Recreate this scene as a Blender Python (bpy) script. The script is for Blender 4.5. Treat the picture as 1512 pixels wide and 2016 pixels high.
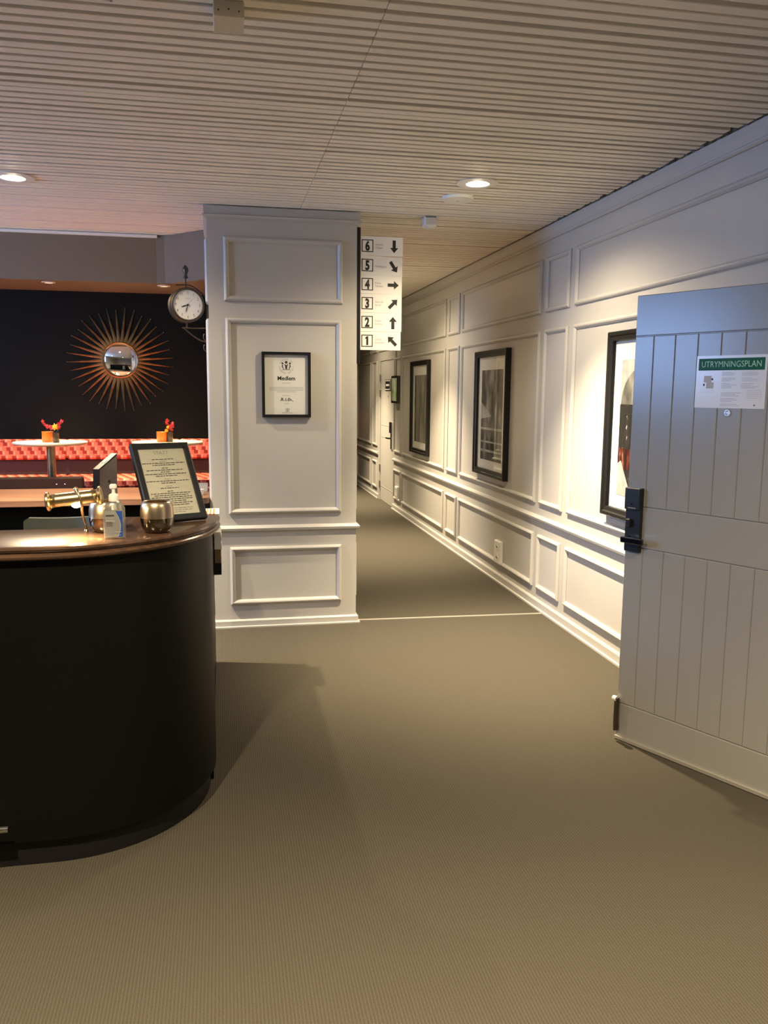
import bpy, math, random
from mathutils import Vector, Matrix
random.seed(7)
for o in list(bpy.data.objects):
    bpy.data.objects.remove(o, do_unlink=True)
scene = bpy.context.scene
COL = scene.collection
PI = math.pi

# ------------------------------------------------------------------ camera
F_PX, YAW, PITCH, ROLL, CAM_H = 1621.9, 0.19388, 0.145386, 0.008254, 1.58
cam_data = bpy.data.cameras.new('camera')
cam_data.sensor_fit = 'HORIZONTAL'
cam_data.sensor_width = 36.0
cam_data.lens = F_PX / 1512.0 * 36.0
cam_data.clip_start = 0.02
cam = bpy.data.objects.new('camera', cam_data)
COL.objects.link(cam)
_f = Vector((math.sin(YAW) * math.cos(PITCH), math.cos(YAW) * math.cos(PITCH), -math.sin(PITCH)))
_r = Vector((math.cos(YAW), -math.sin(YAW), 0))
_u = _r.cross(_f)
_c, _s = math.cos(ROLL), math.sin(ROLL)
_r, _u = _c * _r + _s * _u, -_s * _r + _c * _u
cam.matrix_world = Matrix(((_r.x, _u.x, -_f.x, 0), (_r.y, _u.y, -_f.y, 0), (_r.z, _u.z, -_f.z, CAM_H), (0, 0, 0, 1)))
scene.camera = cam

# ------------------------------------------------------------------ world, daylight, exposure
world = bpy.data.worlds.new('sky')
scene.world = world
world.use_nodes = True
bg = world.node_tree.nodes['Background']
bg.inputs[0].default_value = (0.42, 0.60, 1.0, 1)
bg.inputs[1].default_value = 1.0
scene.view_settings.view_transform = 'Standard'
scene.view_settings.look = 'None'
scene.view_settings.gamma = 1.0
scene.view_settings.exposure = 1.68
try:
    scene.view_settings.use_curve_mapping = False
except Exception:
    pass

WIN_Y0, WIN_Y1, WIN_Z0, WIN_Z1 = 3.3, 5.5, 1.55, 2.62
LEFT_X = -4.2
day = bpy.data.lights.new('window_daylight', 'AREA')
day.shape = 'RECTANGLE'
day.size = WIN_Z1 - WIN_Z0
day.size_y = WIN_Y1 - WIN_Y0
day.energy = 60
day.color = (0.30, 0.50, 1.0)
day_o = bpy.data.objects.new('window_daylight', day)
COL.objects.link(day_o)
day_o.location = (LEFT_X - 0.25, (WIN_Y0 + WIN_Y1) / 2, (WIN_Z0 + WIN_Z1) / 2)
day_o.rotation_euler = (0, -PI / 2, 0)

SPOT_W, SPOT_COL = 330.0, (1.0, 0.80, 0.52)

# ------------------------------------------------------------------ materials
MATS = {}


def mat(name, color, rough=0.5, metal=0.0, spec=0.5, emit=None, estr=0.0, trans=0.0, ior=1.45, noise=None, bump=None, coat=0.0):
    m = bpy.data.materials.new(name)
    m.use_nodes = True
    nt = m.node_tree
    b = nt.nodes['Principled BSDF']
    b.inputs['Base Color'].default_value = (*color, 1)
    b.inputs['Roughness'].default_value = rough
    b.inputs['Metallic'].default_value = metal
    b.inputs['Specular IOR Level'].default_value = spec
    b.inputs['IOR'].default_value = ior
    b.inputs['Transmission Weight'].default_value = trans
    b.inputs['Coat Weight'].default_value = coat
    if emit:
        b.inputs['Emission Color'].default_value = (*emit, 1)
        b.inputs['Emission Strength'].default_value = estr
    if noise or bump:
        tc = nt.nodes.new('ShaderNodeTexCoord')
        mp = nt.nodes.new('ShaderNodeMapping')
        nt.links.new(tc.outputs['Object'], mp.inputs['Vector'])
    if noise:
        scale, c2, stretch = noise
        mp.inputs['Scale'].default_value = stretch
        n = nt.nodes.new('ShaderNodeTexNoise')
        n.inputs['Scale'].default_value = scale
        n.inputs['Detail'].default_value = 6
        nt.links.new(mp.outputs['Vector'], n.inputs['Vector'])
        r = nt.nodes.new('ShaderNodeValToRGB')
        r.color_ramp.elements[0].position = 0.35
        r.color_ramp.elements[1].position = 0.68
        r.color_ramp.elements[0].color = (*color, 1)
        r.color_ramp.elements[1].color = (*c2, 1)
        nt.links.new(n.outputs['Fac'], r.inputs['Fac'])
        nt.links.new(r.outputs['Color'], b.inputs['Base Color'])
    if bump:
        scale, strength = bump
        n = nt.nodes.new('ShaderNodeTexNoise')
        n.inputs['Scale'].default_value = scale
        nt.links.new(tc.outputs['Object'], n.inputs['Vector'])
        bp = nt.nodes.new('ShaderNodeBump')
        bp.inputs['Strength'].default_value = strength
        bp.inputs['Distance'].default_value = 0.002
        nt.links.new(n.outputs['Fac'], bp.inputs['Height'])
        nt.links.new(bp.outputs['Normal'], b.inputs['Normal'])
    MATS[name] = m
    return m


mat('paint', (0.47, 0.455, 0.43), 0.42, bump=(160, 0.08))
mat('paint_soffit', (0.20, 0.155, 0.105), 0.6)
mat('slat', (0.86, 0.79, 0.68), 0.55, noise=(3.0, (0.89, 0.83, 0.73), (0.6, 14, 14)))
mat('ceiling_back', (0.085, 0.052, 0.028), 0.8)
mat('dark_wall', (0.006, 0.006, 0.0047), 0.6, spec=0.2, bump=(40, 0.1))
mat('door_paint', (0.31, 0.303, 0.285), 0.22, bump=(90, 0.06))
mat('desk_dark', (0.0048, 0.0050, 0.0040), 0.40, spec=0.14, bump=(60, 0.05))
mat('wood_dark', (0.070, 0.038, 0.024), 0.24, noise=(5.0, (0.115, 0.064, 0.040), (1.2, 16, 16)), coat=0.3)
mat('wood_light', (0.185, 0.090, 0.055), 0.4, noise=(5.0, (0.25, 0.135, 0.085), (0.8, 14, 14)))
mat('brass', (0.66, 0.50, 0.27), 0.25, 1.0)
mat('champagne', (0.60, 0.48, 0.33), 0.30, 1.0)
mat('smoke_panel', (0.10, 0.075, 0.07), 0.15)
mat('lens_dim', (1, 1, 1), 0.5, emit=(1.0, 0.7, 0.4), estr=1.2)
mat('brass_old', (0.36, 0.27, 0.15), 0.36, 1.0, noise=(18, (0.52, 0.42, 0.26), (1, 1, 1)))
mat('bronze', (0.10, 0.085, 0.065), 0.4, 0.8)
mat('chrome', (0.75, 0.75, 0.76), 0.12, 1.0)
mat('dark_reflection', (0.22, 0.18, 0.14), 0.12, 1.0)
mat('mirror', (0.88, 0.88, 0.87), 0.03, 1.0)
mat('black', (0.010, 0.010, 0.010), 0.38, spec=0.35)
mat('black_gloss', (0.010, 0.011, 0.012), 0.12)
mat('lock_black', (0.016, 0.018, 0.020), 0.3)
mat('lever_metal', (0.10, 0.10, 0.105), 0.18, 1.0)
mat('navy', (0.012, 0.015, 0.022), 0.45)
mat('paper', (0.80, 0.79, 0.76), 0.6)
mat('paper_warm', (0.62, 0.60, 0.50), 0.6)
mat('plastic_sheet', (0.75, 0.74, 0.74), 0.18)
mat('white_plastic', (0.78, 0.77, 0.73), 0.35)
mat('cream_plastic', (0.60, 0.53, 0.40), 0.45)
mat('sign_white', (0.82, 0.80, 0.75), 0.35)
mat('ink', (0.012, 0.010, 0.009), 0.6)
mat('ink_brown', (0.05, 0.04, 0.035), 0.6)
mat('ink_grey', (0.30, 0.29, 0.27), 0.6)
mat('ink_pale', (0.52, 0.51, 0.50), 0.6)
mat('green_print', (0.006, 0.105, 0.036), 0.4, spec=0.2)
mat('green_letter', (0.42, 0.72, 0.52), 0.5, spec=0.2)
mat('leather', (0.028, 0.014, 0.011), 0.7, spec=0.15)
mat('banq_dark', (0.035, 0.018, 0.015), 0.5)
mat('table_white', (0.80, 0.73, 0.58), 0.35)
mat('orange_glass', (0.80, 0.17, 0.02), 0.25)
mat('vase_glass', (0.07, 0.045, 0.03), 0.08)
mat('petal_red', (0.62, 0.03, 0.03), 0.5)
mat('petal_pink', (0.70, 0.10, 0.14), 0.5)
mat('petal_yellow', (0.85, 0.52, 0.04), 0.5)
mat('stem_green', (0.05, 0.06, 0.02), 0.6)
mat('chair_shell', (0.12, 0.135, 0.125), 0.45)
mat('blue_label', (0.02, 0.07, 0.30), 0.4)
mat('label_grey', (0.40, 0.39, 0.37), 0.4)
mat('metal_strip', (0.62, 0.59, 0.53), 0.35, 0.6)
mat('kraft', (0.22, 0.14, 0.08), 0.7)
mat('orange_print', (0.75, 0.22, 0.08), 0.6)
mat('hinge_metal', (0.35, 0.34, 0.32), 0.3, 1.0)
mat('lens_on', (1, 1, 1), 0.5, emit=(1.0, 0.83, 0.58), estr=45.0)
mat('bulb_on', (1, 1, 1), 0.5, emit=(1.0, 0.78, 0.42), estr=60.0)
mat('screen_on', (0.02, 0.02, 0.02), 0.2)


def clear_mat(name, tint, refl_rough=0.02, ior=1.5, opacity=0.0):
    """clear pane: transparent with a Fresnel reflection"""
    m = bpy.data.materials.new(name)
    m.use_nodes = True
    nt = m.node_tree
    nt.nodes.clear()
    out = nt.nodes.new('ShaderNodeOutputMaterial')
    mix = nt.nodes.new('ShaderNodeMixShader')
    lw = nt.nodes.new('ShaderNodeLayerWeight')
    lw.inputs['Blend'].default_value = 0.5
    pw = nt.nodes.new('ShaderNodeMath')
    pw.operation = 'POWER'
    pw.inputs[1].default_value = 5.0
    nt.links.new(lw.outputs['Facing'], pw.inputs[0])
    fr = nt.nodes.new('ShaderNodeMath')
    fr.operation = 'MULTIPLY_ADD'
    f0 = ((ior - 1) / (ior + 1)) ** 2 * 1.6
    fr.inputs[1].default_value = 1 - f0
    fr.inputs[2].default_value = f0
    nt.links.new(pw.outputs[0], fr.inputs[0])
    tr = nt.nodes.new('ShaderNodeBsdfTransparent')
    tr.inputs['Color'].default_value = (*tint, 1)
    gl = nt.nodes.new('ShaderNodeBsdfGlossy')
    gl.inputs['Roughness'].default_value = refl_rough
    nt.links.new(fr.outputs[0], mix.inputs[0])
    nt.links.new(tr.outputs[0], mix.inputs[1])
    nt.links.new(gl.outputs[0], mix.inputs[2])
    if opacity > 0:
        df = nt.nodes.new('ShaderNodeBsdfDiffuse')
        df.inputs['Color'].default_value = (0.62, 0.63, 0.62, 1)
        mo = nt.nodes.new('ShaderNodeMixShader')
        mo.inputs[0].default_value = opacity
        nt.links.new(mix.outputs[0], mo.inputs[1])
        nt.links.new(df.outputs[0], mo.inputs[2])
        nt.links.new(mo.outputs[0], out.inputs[0])
    else:
        nt.links.new(mix.outputs[0], out.inputs[0])
    MATS[name] = m


clear_mat('glass', (0.97, 0.98, 0.97))
clear_mat('bottle_clear', (0.80, 0.83, 0.82), 0.08, 1.5, 0.10)
clear_mat('label_film', (0.62, 0.62, 0.60), 0.2, 1.4, 0.28)

# carpet: fine ribs running along the corridor
m = mat('carpet', (0.15, 0.13, 0.10), 0.95, spec=0.1)
nt = m.node_tree
b = nt.nodes['Principled BSDF']
tc = nt.nodes.new('ShaderNodeTexCoord')
wv = nt.nodes.new('ShaderNodeTexWave')
wv.wave_type = 'BANDS'
wv.bands_direction = 'X'
wv.inputs['Scale'].default_value = 0.314159 / 0.0095
wv.inputs['Distortion'].default_value = 0.25
wv.inputs['Detail'].default_value = 1.0
nt.links.new(tc.outputs['Object'], wv.inputs['Vector'])
nz = nt.nodes.new('ShaderNodeTexNoise')
nz.inputs['Scale'].default_value = 260
nz.inputs['Detail'].default_value = 3
nt.links.new(tc.outputs['Object'], nz.inputs['Vector'])
mx = nt.nodes.new('ShaderNodeMath')
mx.operation = 'MULTIPLY_ADD'
mx.inputs[1].default_value = 0.32
nt.links.new(wv.outputs['Fac'], mx.inputs[0])
ml = nt.nodes.new('ShaderNodeMath')
ml.operation = 'MULTIPLY'
ml.inputs[1].default_value = 0.85
nt.links.new(nz.outputs['Fac'], ml.inputs[0])
nt.links.new(ml.outputs[0], mx.inputs[2])
rp = nt.nodes.new('ShaderNodeValToRGB')
rp.color_ramp.elements[0].position = 0.25
rp.color_ramp.elements[1].position = 0.85
rp.color_ramp.elements[0].color = (0.050, 0.0445, 0.0345, 1)
rp.color_ramp.elements[1].color = (0.089, 0.079, 0.062, 1)
nt.links.new(mx.outputs[0], rp.inputs['Fac'])
nt.links.new(rp.outputs['Color'], b.inputs['Base Color'])
bp = nt.nodes.new('ShaderNodeBump')
bp.inputs['Strength'].default_value = 0.5
bp.inputs['Distance'].default_value = 0.003
nt.links.new(mx.outputs[0], bp.inputs['Height'])
nt.links.new(bp.outputs['Normal'], b.inputs['Normal'])

# banquette cloth: stepped dark red blocks on coral
m = mat('banquette_cloth', (0.7, 0.1, 0.05), 0.7)
nt = m.node_tree
b = nt.nodes['Principled BSDF']


def mnode(op, a, bb=None, cc=None):
    n = nt.nodes.new('ShaderNodeMath')
    n.operation = op
    for i, v in enumerate((a, bb, cc)):
        if v is None:
            continue
        if isinstance(v, (int, float)):
            n.inputs[i].default_value = v
        else:
            nt.links.new(v, n.inputs[i])
    return n.outputs[0]


tc = nt.nodes.new('ShaderNodeTexCoord')
sp = nt.nodes.new('ShaderNodeSeparateXYZ')
nt.links.new(tc.outputs['Object'], sp.inputs[0])
vv = mnode('DIVIDE', mnode('ADD', sp.outputs['Z'], mnode('MULTIPLY', sp.outputs['Y'], 0.6)), 0.070)
vf = mnode('FLOOR', vv)
vr = mnode('FRACT', vv)
uu = mnode('ADD', mnode('DIVIDE', sp.outputs['X'], 0.082), mnode('MULTIPLY', vf, 0.5))
up_half = mnode('GREATER_THAN', vr, 0.5)
ur = mnode('FRACT', mnode('ADD', uu, mnode('MULTIPLY', up_half, 0.22)))
blk = mnode('MULTIPLY', mnode('GREATER_THAN', ur, 0.10), mnode('LESS_THAN', ur, 0.50))
blk = mnode('MULTIPLY', blk, mnode('MULTIPLY', mnode('GREATER_THAN', vr, 0.08), mnode('LESS_THAN', vr, 0.92)))
lite = mnode('MULTIPLY', mnode('GREATER_THAN', ur, 0.55), mnode('LESS_THAN', ur, 0.72))
mixa = nt.nodes.new('ShaderNodeMixRGB')
mixa.inputs[1].default_value = (0.60, 0.125, 0.085, 1)
mixa.inputs[2].default_value = (0.76, 0.25, 0.17, 1)
nt.links.new(lite, mixa.inputs[0])
mixb = nt.nodes.new('ShaderNodeMixRGB')
nt.links.new(blk, mixb.inputs[0])
nt.links.new(mixa.outputs[0], mixb.inputs[1])
mixb.inputs[2].default_value = (0.24, 0.018, 0.010, 1)
nt.links.new(mixb.outputs[0], b.inputs['Base Color'])


def art_mat(name, ramp, scale, seedv, stretch=(1, 1, 1)):
    """procedural photographic print"""
    m = mat(name, (0.4, 0.4, 0.4), 0.6, spec=0.08)
    nt_ = m.node_tree
    b_ = nt_.nodes['Principled BSDF']
    tc_ = nt_.nodes.new('ShaderNodeTexCoord')
    mp_ = nt_.nodes.new('ShaderNodeMapping')
    mp_.inputs['Location'].default_value = (seedv, seedv, seedv)
    mp_.inputs['Scale'].default_value = stretch
    n_ = nt_.nodes.new('ShaderNodeTexNoise')
    n_.inputs['Scale'].default_value = scale
    n_.inputs['Detail'].default_value = 5
    r_ = nt_.nodes.new('ShaderNodeValToRGB')
    els = r_.color_ramp.elements
    while len(els) < len(ramp):
        els.new(0.5)
    for e, (p_, c_) in zip(els, ramp):
        e.position = p_
        e.color = (*c_, 1)
    nt_.links.new(tc_.outputs['Object'], mp_.inputs[0])
    nt_.links.new(mp_.outputs[0], n_.inputs['Vector'])
    nt_.links.new(n_.outputs['Fac'], r_.inputs[0])
    nt_.links.new(r_.outputs[0], b_.inputs['Base Color'])


art_mat('art_grey', [(0.3, (0.05, 0.05, 0.045)), (0.5, (0.16, 0.155, 0.14)), (0.7, (0.42, 0.41, 0.38))], 5.0, 1.7, (1, 1.5, 0.8))
art_mat('art_mid', [(0.3, (0.14, 0.13, 0.11)), (0.5, (0.26, 0.25, 0.22)), (0.7, (0.40, 0.38, 0.34))], 4.0, 4.2, (1, 3, 0.6))
art_mat('art_night', [(0.45, (0.02, 0.02, 0.02)), (0.62, (0.035, 0.03, 0.03)), (0.68, (0.55, 0.53, 0.5)), (0.75, (0.8, 0.78, 0.75))], 14.0, 2.3, (1, 1.6, 0.7))
art_mat('art_pale', [(0.3, (0.25, 0.25, 0.25)), (0.55, (0.50, 0.49, 0.47)), (0.75, (0.68, 0.66, 0.63))], 6.0, 8.1)
art_mat('art_red', [(0.40, (0.025, 0.012, 0.010)), (0.52, (0.06, 0.016, 0.012)), (0.62, (0.13, 0.036, 0.026)), (0.75, (0.7, 0.55, 0.48))], 16.0, 5.5, (1, 2, 0.5))
art_mat('screen_art', [(0.35, (0.20, 0.34, 0.14)), (0.55, (0.48, 0.58, 0.45)), (0.7, (0.66, 0.72, 0.72))], 9.0, 3.3)


# ------------------------------------------------------------------ mesh helpers
class MB:
    def __init__(self):
        self.v, self.f = [], []

    def add(self, verts, faces):
        n = len(self.v)
        self.v += [tuple(p) for p in verts]
        self.f += [tuple(i + n for i in fc) for fc in faces]
        return self

    def box(self, a, b_):
        x0, y0, z0 = a
        x1, y1, z1 = b_
        return self.add([(x0, y0, z0), (x1, y0, z0), (x1, y1, z0), (x0, y1, z0), (x0, y0, z1), (x1, y0, z1), (x1, y1, z1), (x0, y1, z1)],
                        [(0, 3, 2, 1), (4, 5, 6, 7), (0, 1, 5, 4), (1, 2, 6, 5), (2, 3, 7, 6), (3, 0, 4, 7)])

    def rbox(self, a, b_, r):
        """box with chamfered edges"""
        x0, y0, z0 = a
        x1, y1, z1 = b_
        vs, idx = [], {}
        for ix, x in enumerate((x0, x1)):
            for iy, y in enumerate((y0, y1)):
                for iz, z in enumerate((z0, z1)):
                    sx, sy, sz = (1, -1)[ix], (1, -1)[iy], (1, -1)[iz]
                    for ax in range(3):
                        p = [x + sx * r, y + sy * r, z + sz * r]
                        p[ax] = (x, y, z)[ax]
                        idx[(ix, iy, iz, ax)] = len(vs)
                        vs.append(tuple(p))
        fs = []
        for i in (0, 1):
            fs.append([idx[(i, a_, c_, 0)] for a_, c_ in ((0, 0), (1, 0), (1, 1), (0, 1))][::(1 if i else -1)])
            fs.append([idx[(a_, i, c_, 1)] for a_, c_ in ((0, 0), (1, 0), (1, 1), (0, 1))][::(-1 if i else 1)])
            fs.append([idx[(a_, c_, i, 2)] for a_, c_ in ((0, 0), (1, 0), (1, 1), (0, 1))][::(1 if i else -1)])
        for i in (0, 1):
            for j in (0, 1):
                fs.append([idx[(i, j, 0, 0)], idx[(i, j, 1, 0)], idx[(i, j, 1, 1)], idx[(i, j, 0, 1)]])
                fs.append([idx[(i, 0, j, 0)], idx[(i, 1, j, 0)], idx[(i, 1, j, 2)], idx[(i, 0, j, 2)]])
                fs.append([idx[(0, i, j, 1)], idx[(1, i, j, 1)], idx[(1, i, j, 2)], idx[(0, i, j, 2)]])
        for i in (0, 1):
            for j in (0, 1):
                for k in (0, 1):
                    fs.append([idx[(i, j, k, 0)], idx[(i, j, k, 1)], idx[(i, j, k, 2)]])
        return self.add(vs, fs)

    def prism(self, poly, z0, z1, mp=None):
        n = len(poly)
        vs = [(x, y, z0) for x, y in poly] + [(x, y, z1) for x, y in poly]
        if mp:
            vs = [mp(*p) for p in vs]
        fs = [tuple(range(n))[::-1], tuple(range(n, 2 * n))] + [(i, (i + 1) % n, n + (i + 1) % n, n + i) for i in range(n)]
        return self.add(vs, fs)

    def lathe(self, prof, seg=32, c=(0, 0, 0), axis='Z', cap=True):
        vs, fs = [], []
        for (r, h) in prof:
            for k in range(seg):
                a = 2 * PI * k / seg
                p = (r * math.cos(a), r * math.sin(a), h)
                if axis == 'Y':
                    p = (p[0], -h, p[1])
                elif axis == 'X':
                    p = (h, p[0], p[1])
                vs.append((p[0] + c[0], p[1] + c[1], p[2] + c[2]))
        for i in range(len(prof) - 1):
            for k in range(seg):
                k2 = (k + 1) % seg
                fs.append((i * seg + k, i * seg + k2, (i + 1) * seg + k2, (i + 1) * seg + k))
        if cap:
            if prof[0][0] > 1e-6:
                fs.append(tuple(range(seg))[::-1])
            if prof[-1][0] > 1e-6:
                fs.append(tuple((len(prof) - 1) * seg + k for k in range(seg)))
        return self.add(vs, fs)

    def tube(self, pts, r, seg=10, cap=True):
        pts = [Vector(p) for p in pts]
        rs = r if isinstance(r, (list, tuple)) else [r] * len(pts)
        vs, fs = [], []
        prev = None
        for i, p in enumerate(pts):
            d = (pts[min(i + 1, len(pts) - 1)] - pts[max(i - 1, 0)]).normalized()
            if prev is None:
                ref = Vector((0, 0, 1)) if abs(d.z) < 0.9 else Vector((1, 0, 0))
                n = d.cross(ref).normalized()
            else:
                n = (prev - d * prev.dot(d)).normalized()
            prev = n
            bb = d.cross(n)
            for k in range(seg):
                a = 2 * PI * k / seg
                vs.append(p + rs[i] * (math.cos(a) * n + math.sin(a) * bb))
        for i in range(len(pts) - 1):
            for k in range(seg):
                k2 = (k + 1) % seg
                fs.append((i * seg + k, i * seg + k2, (i + 1) * seg + k2, (i + 1) * seg + k))
        if cap:
            fs.append(tuple(range(seg))[::-1])
            fs.append(tuple((len(pts) - 1) * seg + k for k in range(seg)))
        return self.add(vs, fs)

    def sphere(self, c, r, seg=12, rings=8, sc=(1, 1, 1)):
        prof = [(max(1e-5, r * math.sin(PI * i / rings)), -r * math.cos(PI * i / rings)) for i in range(rings + 1)]
        n0 = len(self.v)
        self.lathe(prof, seg, (0, 0, 0), cap=False)
        for i in range(n0, len(self.v)):
            x, y, z = self.v[i]
            self.v[i] = (x * sc[0] + c[0], y * sc[1] + c[1], z * sc[2] + c[2])
        return self

    def frame(self, u0, u1, v0, v1, prof, mp):
        """mitred rectangular moulding; prof = list of (inset, height)"""
        vs, fs = [], []
        for d, hh in prof:
            for (u, v) in ((u0 + d, v0 + d), (u1 - d, v0 + d), (u1 - d, v1 - d), (u0 + d, v1 - d)):
                vs.append(mp(u, v, hh))
        for i in range(len(prof) - 1):
            for k in range(4):
                k2 = (k + 1) % 4
                fs.append((i * 4 + k, i * 4 + k2, (i + 1) * 4 + k2, (i + 1) * 4 + k))
        return self.add(vs, fs)

    def rect(self, u0, u1, v0, v1, h, mp):
        return self.add([mp(u0, v0, h), mp(u1, v0, h), mp(u1, v1, h), mp(u0, v1, h)], [(0, 1, 2, 3)])

    def plate(self, u0, u1, v0, v1, h0, h1, mp):
        return self.add([mp(u, v, h) for h in (h0, h1) for u, v in ((u0, v0), (u1, v0), (u1, v1), (u0, v1))],
                        [(3, 2, 1, 0), (4, 5, 6, 7), (0, 1, 5, 4), (1, 2, 6, 5), (2, 3, 7, 6), (3, 0, 4, 7)])

    def poly(self, pts, h, mp):
        return self.add([mp(u, v, h) for u, v in pts], [tuple(range(len(pts)))])

    def text(self, s, u, v, size, h, mp, align='LEFT', bold=0.0, sx=1.0, rot=0.0):
        cu = bpy.data.curves.new('t', 'FONT')
        cu.body = s
        cu.size = size
        cu.align_x = align
        cu.offset = bold
        cu.resolution_u = 3
        ob = bpy.data.objects.new('t', cu)
        me = ob.to_mesh()
        c_, s_ = math.cos(rot), math.sin(rot)
        vs = []
        for p in me.vertices:
            x, y = p.co.x * sx, p.co.y
            vs.append(mp(u + c_ * x - s_ * y, v + s_ * x + c_ * y, h))
        fs = [tuple(p.vertices) for p in me.polygons]
        self.add(vs, fs)
        ob.to_mesh_clear()
        bpy.data.objects.remove(ob)
        bpy.data.curves.remove(cu)
        return self

    def mesh(self, name, material, smooth=False):
        me = bpy.data.meshes.new(name)
        me.from_pydata(self.v, [], self.f)
        me.materials.append(MATS[material])
        me.update()
        if smooth:
            me.polygons.foreach_set('use_smooth', [True] * len(me.polygons))
            try:
                me.set_sharp_from_angle(angle=math.radians(38))
            except Exception:
                pass
        return me

    def build(self, name, material, parent=None, smooth=False, loc=(0, 0, 0), recalc=True):
        me = self.mesh(name, material, smooth)
        if recalc:
            import bmesh
            bm = bmesh.new()
            bm.from_mesh(me)
            bmesh.ops.recalc_face_normals(bm, faces=bm.faces)
            bm.to_mesh(me)
            bm.free()
        o = bpy.data.objects.new(name, me)
        COL.objects.link(o)
        o.location = loc
        if parent:
            o.parent = parent
        return o


def link_obj(name, me, parent=None, loc=(0, 0, 0), rot=(0, 0, 0)):
    o = bpy.data.objects.new(name, me)
    COL.objects.link(o)
    o.location = loc
    o.rotation_euler = rot
    if parent:
        o.parent = parent
    return o


def tag(o, label=None, cat=None, group=None, kind=None):
    if label:
        o['label'] = label
    if cat:
        o['category'] = cat
    if group:
        o['group'] = group
    if kind:
        o['kind'] = kind
    return o


def thing(name, label, cat, loc=(0, 0, 0), rot=(0, 0, 0), group=None, kind=None):
    o = bpy.data.objects.new(name, None)
    o.empty_display_size = 0.1
    COL.objects.link(o)
    o.location = loc
    o.rotation_euler = rot
    return tag(o, label, cat, group, kind)


def off(base):
    """MB whose world coordinates are given relative to a thing's base"""
    bx, by, bz = base
    return lambda x, y, z: (x - bx, y - by, z - bz)


def struct(o, label):
    return tag(o, label, None, None, 'structure')


# ------------------------------------------------------------------ the setting
XW = 2.262           # corridor side wall
YP = 5.465           # pillar front
YD = 7.308           # dark lounge wall
ZC = 2.722           # underside of the ceiling slats
BACK_Y = -3.0
END_Y = 15.6

floor = struct(MB().box((-4.4, BACK_Y - 0.2, -0.1), (4.6, END_Y + 0.2, 0.0)).build('floor', 'carpet'), 'brown ribbed carpet floor')

# right wall, with two door openings
w = MB()
T = 0.14
w.box((XW, BACK_Y, 0), (XW + T, 1.42, 2.9))
w.box((XW, 1.42, 2.03), (XW + T, 2.45, 2.9))
w.box((XW, 2.45, 0), (XW + T, 10.945, 2.9))
w.box((XW, 10.945, 2.01), (XW + T, 11.88, 2.9))
w.box((XW, 11.88, 0), (XW + T, 13.98, 2.9))
w.box((XW + T, 13.84, 0), (4.4, 13.98, 2.9))
wall_r = struct(w.build('wall_right', 'paint'), 'long white panelled corridor wall with chair rail')
wr_map = lambda y, z, h: (XW - h, y, z)
MOULD = [(0.0, -0.002), (0.0, 0.009), (0.006, 0.017), (0.014, 0.021), (0.022, 0.018), (0.033, 0.007), (0.033, -0.002)]
cols = [(3.13, 5.125), (5.22, 5.625), (5.71, 7.705), (7.79, 8.19), (8.29, 10.33), (10.39, 10.83), (12.07, 12.45), (12.60, 13.87)]
rows = [(0.150, 0.553), (0.778, 2.02), (2.138, 2.513)]
cols2 = [(-2.8, -0.9), (-0.8, -0.4), (-0.3, 1.25)]
for (a, c) in cols + cols2:
    for (z0, z1) in rows:
        MB().frame(a, c, z0, z1, MOULD, wr_map).build('panel_moulding', 'paint', wall_r)
# upper panels over the open doorway and far door
MB().frame(1.45, 3.03, 2.138, 2.513, MOULD, wr_map).build('panel_moulding', 'paint', wall_r)
MB().frame(10.92, 11.97, 2.138, 2.513, MOULD, wr_map).build('panel_moulding', 'paint', wall_r)
RAIL = [(0.655, 0.0), (0.655, 0.016), (0.662, 0.024), (0.676, 0.028), (0.690, 0.014), (0.694, 0.0)]


def run_profile(mb, prof, y0, y1, mp):
    n = len(prof)
    vs = [mp(y, z, h) for y in (y0, y1) for z, h in prof]
    mb.add(vs, [(i, (i + 1) % n, n + (i + 1) % n, n + i) for i in range(n)] + [tuple(range(n))[::-1], tuple(range(n, 2 * n))])
    return mb


for (a, c) in ((2.55, 10.87), (12.0, 13.98), (-3.0, 1.32)):
    run_profile(MB(), RAIL, a, c, wr_map).build('chair_rail', 'paint', wall_r)
BASE = [(0.0, 0.0), (0.0, 0.026), (0.012, 0.026), (0.016, 0.015), (0.060, 0.015), (0.070, 0.008), (0.072, 0.0)]
for i, (a, c) in enumerate(((2.55, 10.90), (11.95, 13.98), (-3.0, 1.32))):
    struct(run_profile(MB(), BASE, a, c, wr_map).build('baseboard_right', 'paint'), 'white baseboard along the panelled corridor wall')
CROWN = [(2.628, 0.0), (2.628, 0.012), (2.636, 0.020), (2.644, 0.020), (2.650, 0.012), (2.690, 0.024), (2.7195, 0.028), (2.7195, 0.0)]
struct(run_profile(MB(), CROWN, BACK_Y, 13.98, wr_map).build('trim_1', 'paint'), 'crown moulding where the panelled wall meets the slatted ceiling')
# casing of the near doorway
cs = MB()
cs.box((XW - 0.02, 2.44, 0), (XW, 2.53, 2.12)).box((XW - 0.02, 1.34, 0), (XW, 1.43, 2.12)).box((XW - 0.02, 1.43, 2.03), (XW, 2.44, 2.12))
struct(cs.build('trim_2', 'paint'), 'casing around the open doorway')
# vestibule beyond the open doorway
vs_ = MB()
vs_.box((XW + T, 1.2, 0), (3.7, 1.3, 2.4)).box((XW + T, 2.55, 0), (3.7, 2.65, 2.4)).box((3.7, 1.2, 0), (3.8, 2.65, 2.4)).box((XW + T, 1.2, 2.4), (3.8, 2.65, 2.5))
struct(vs_.build('wall_vestibule', 'paint'), 'small vestibule behind the open doorway')

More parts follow.
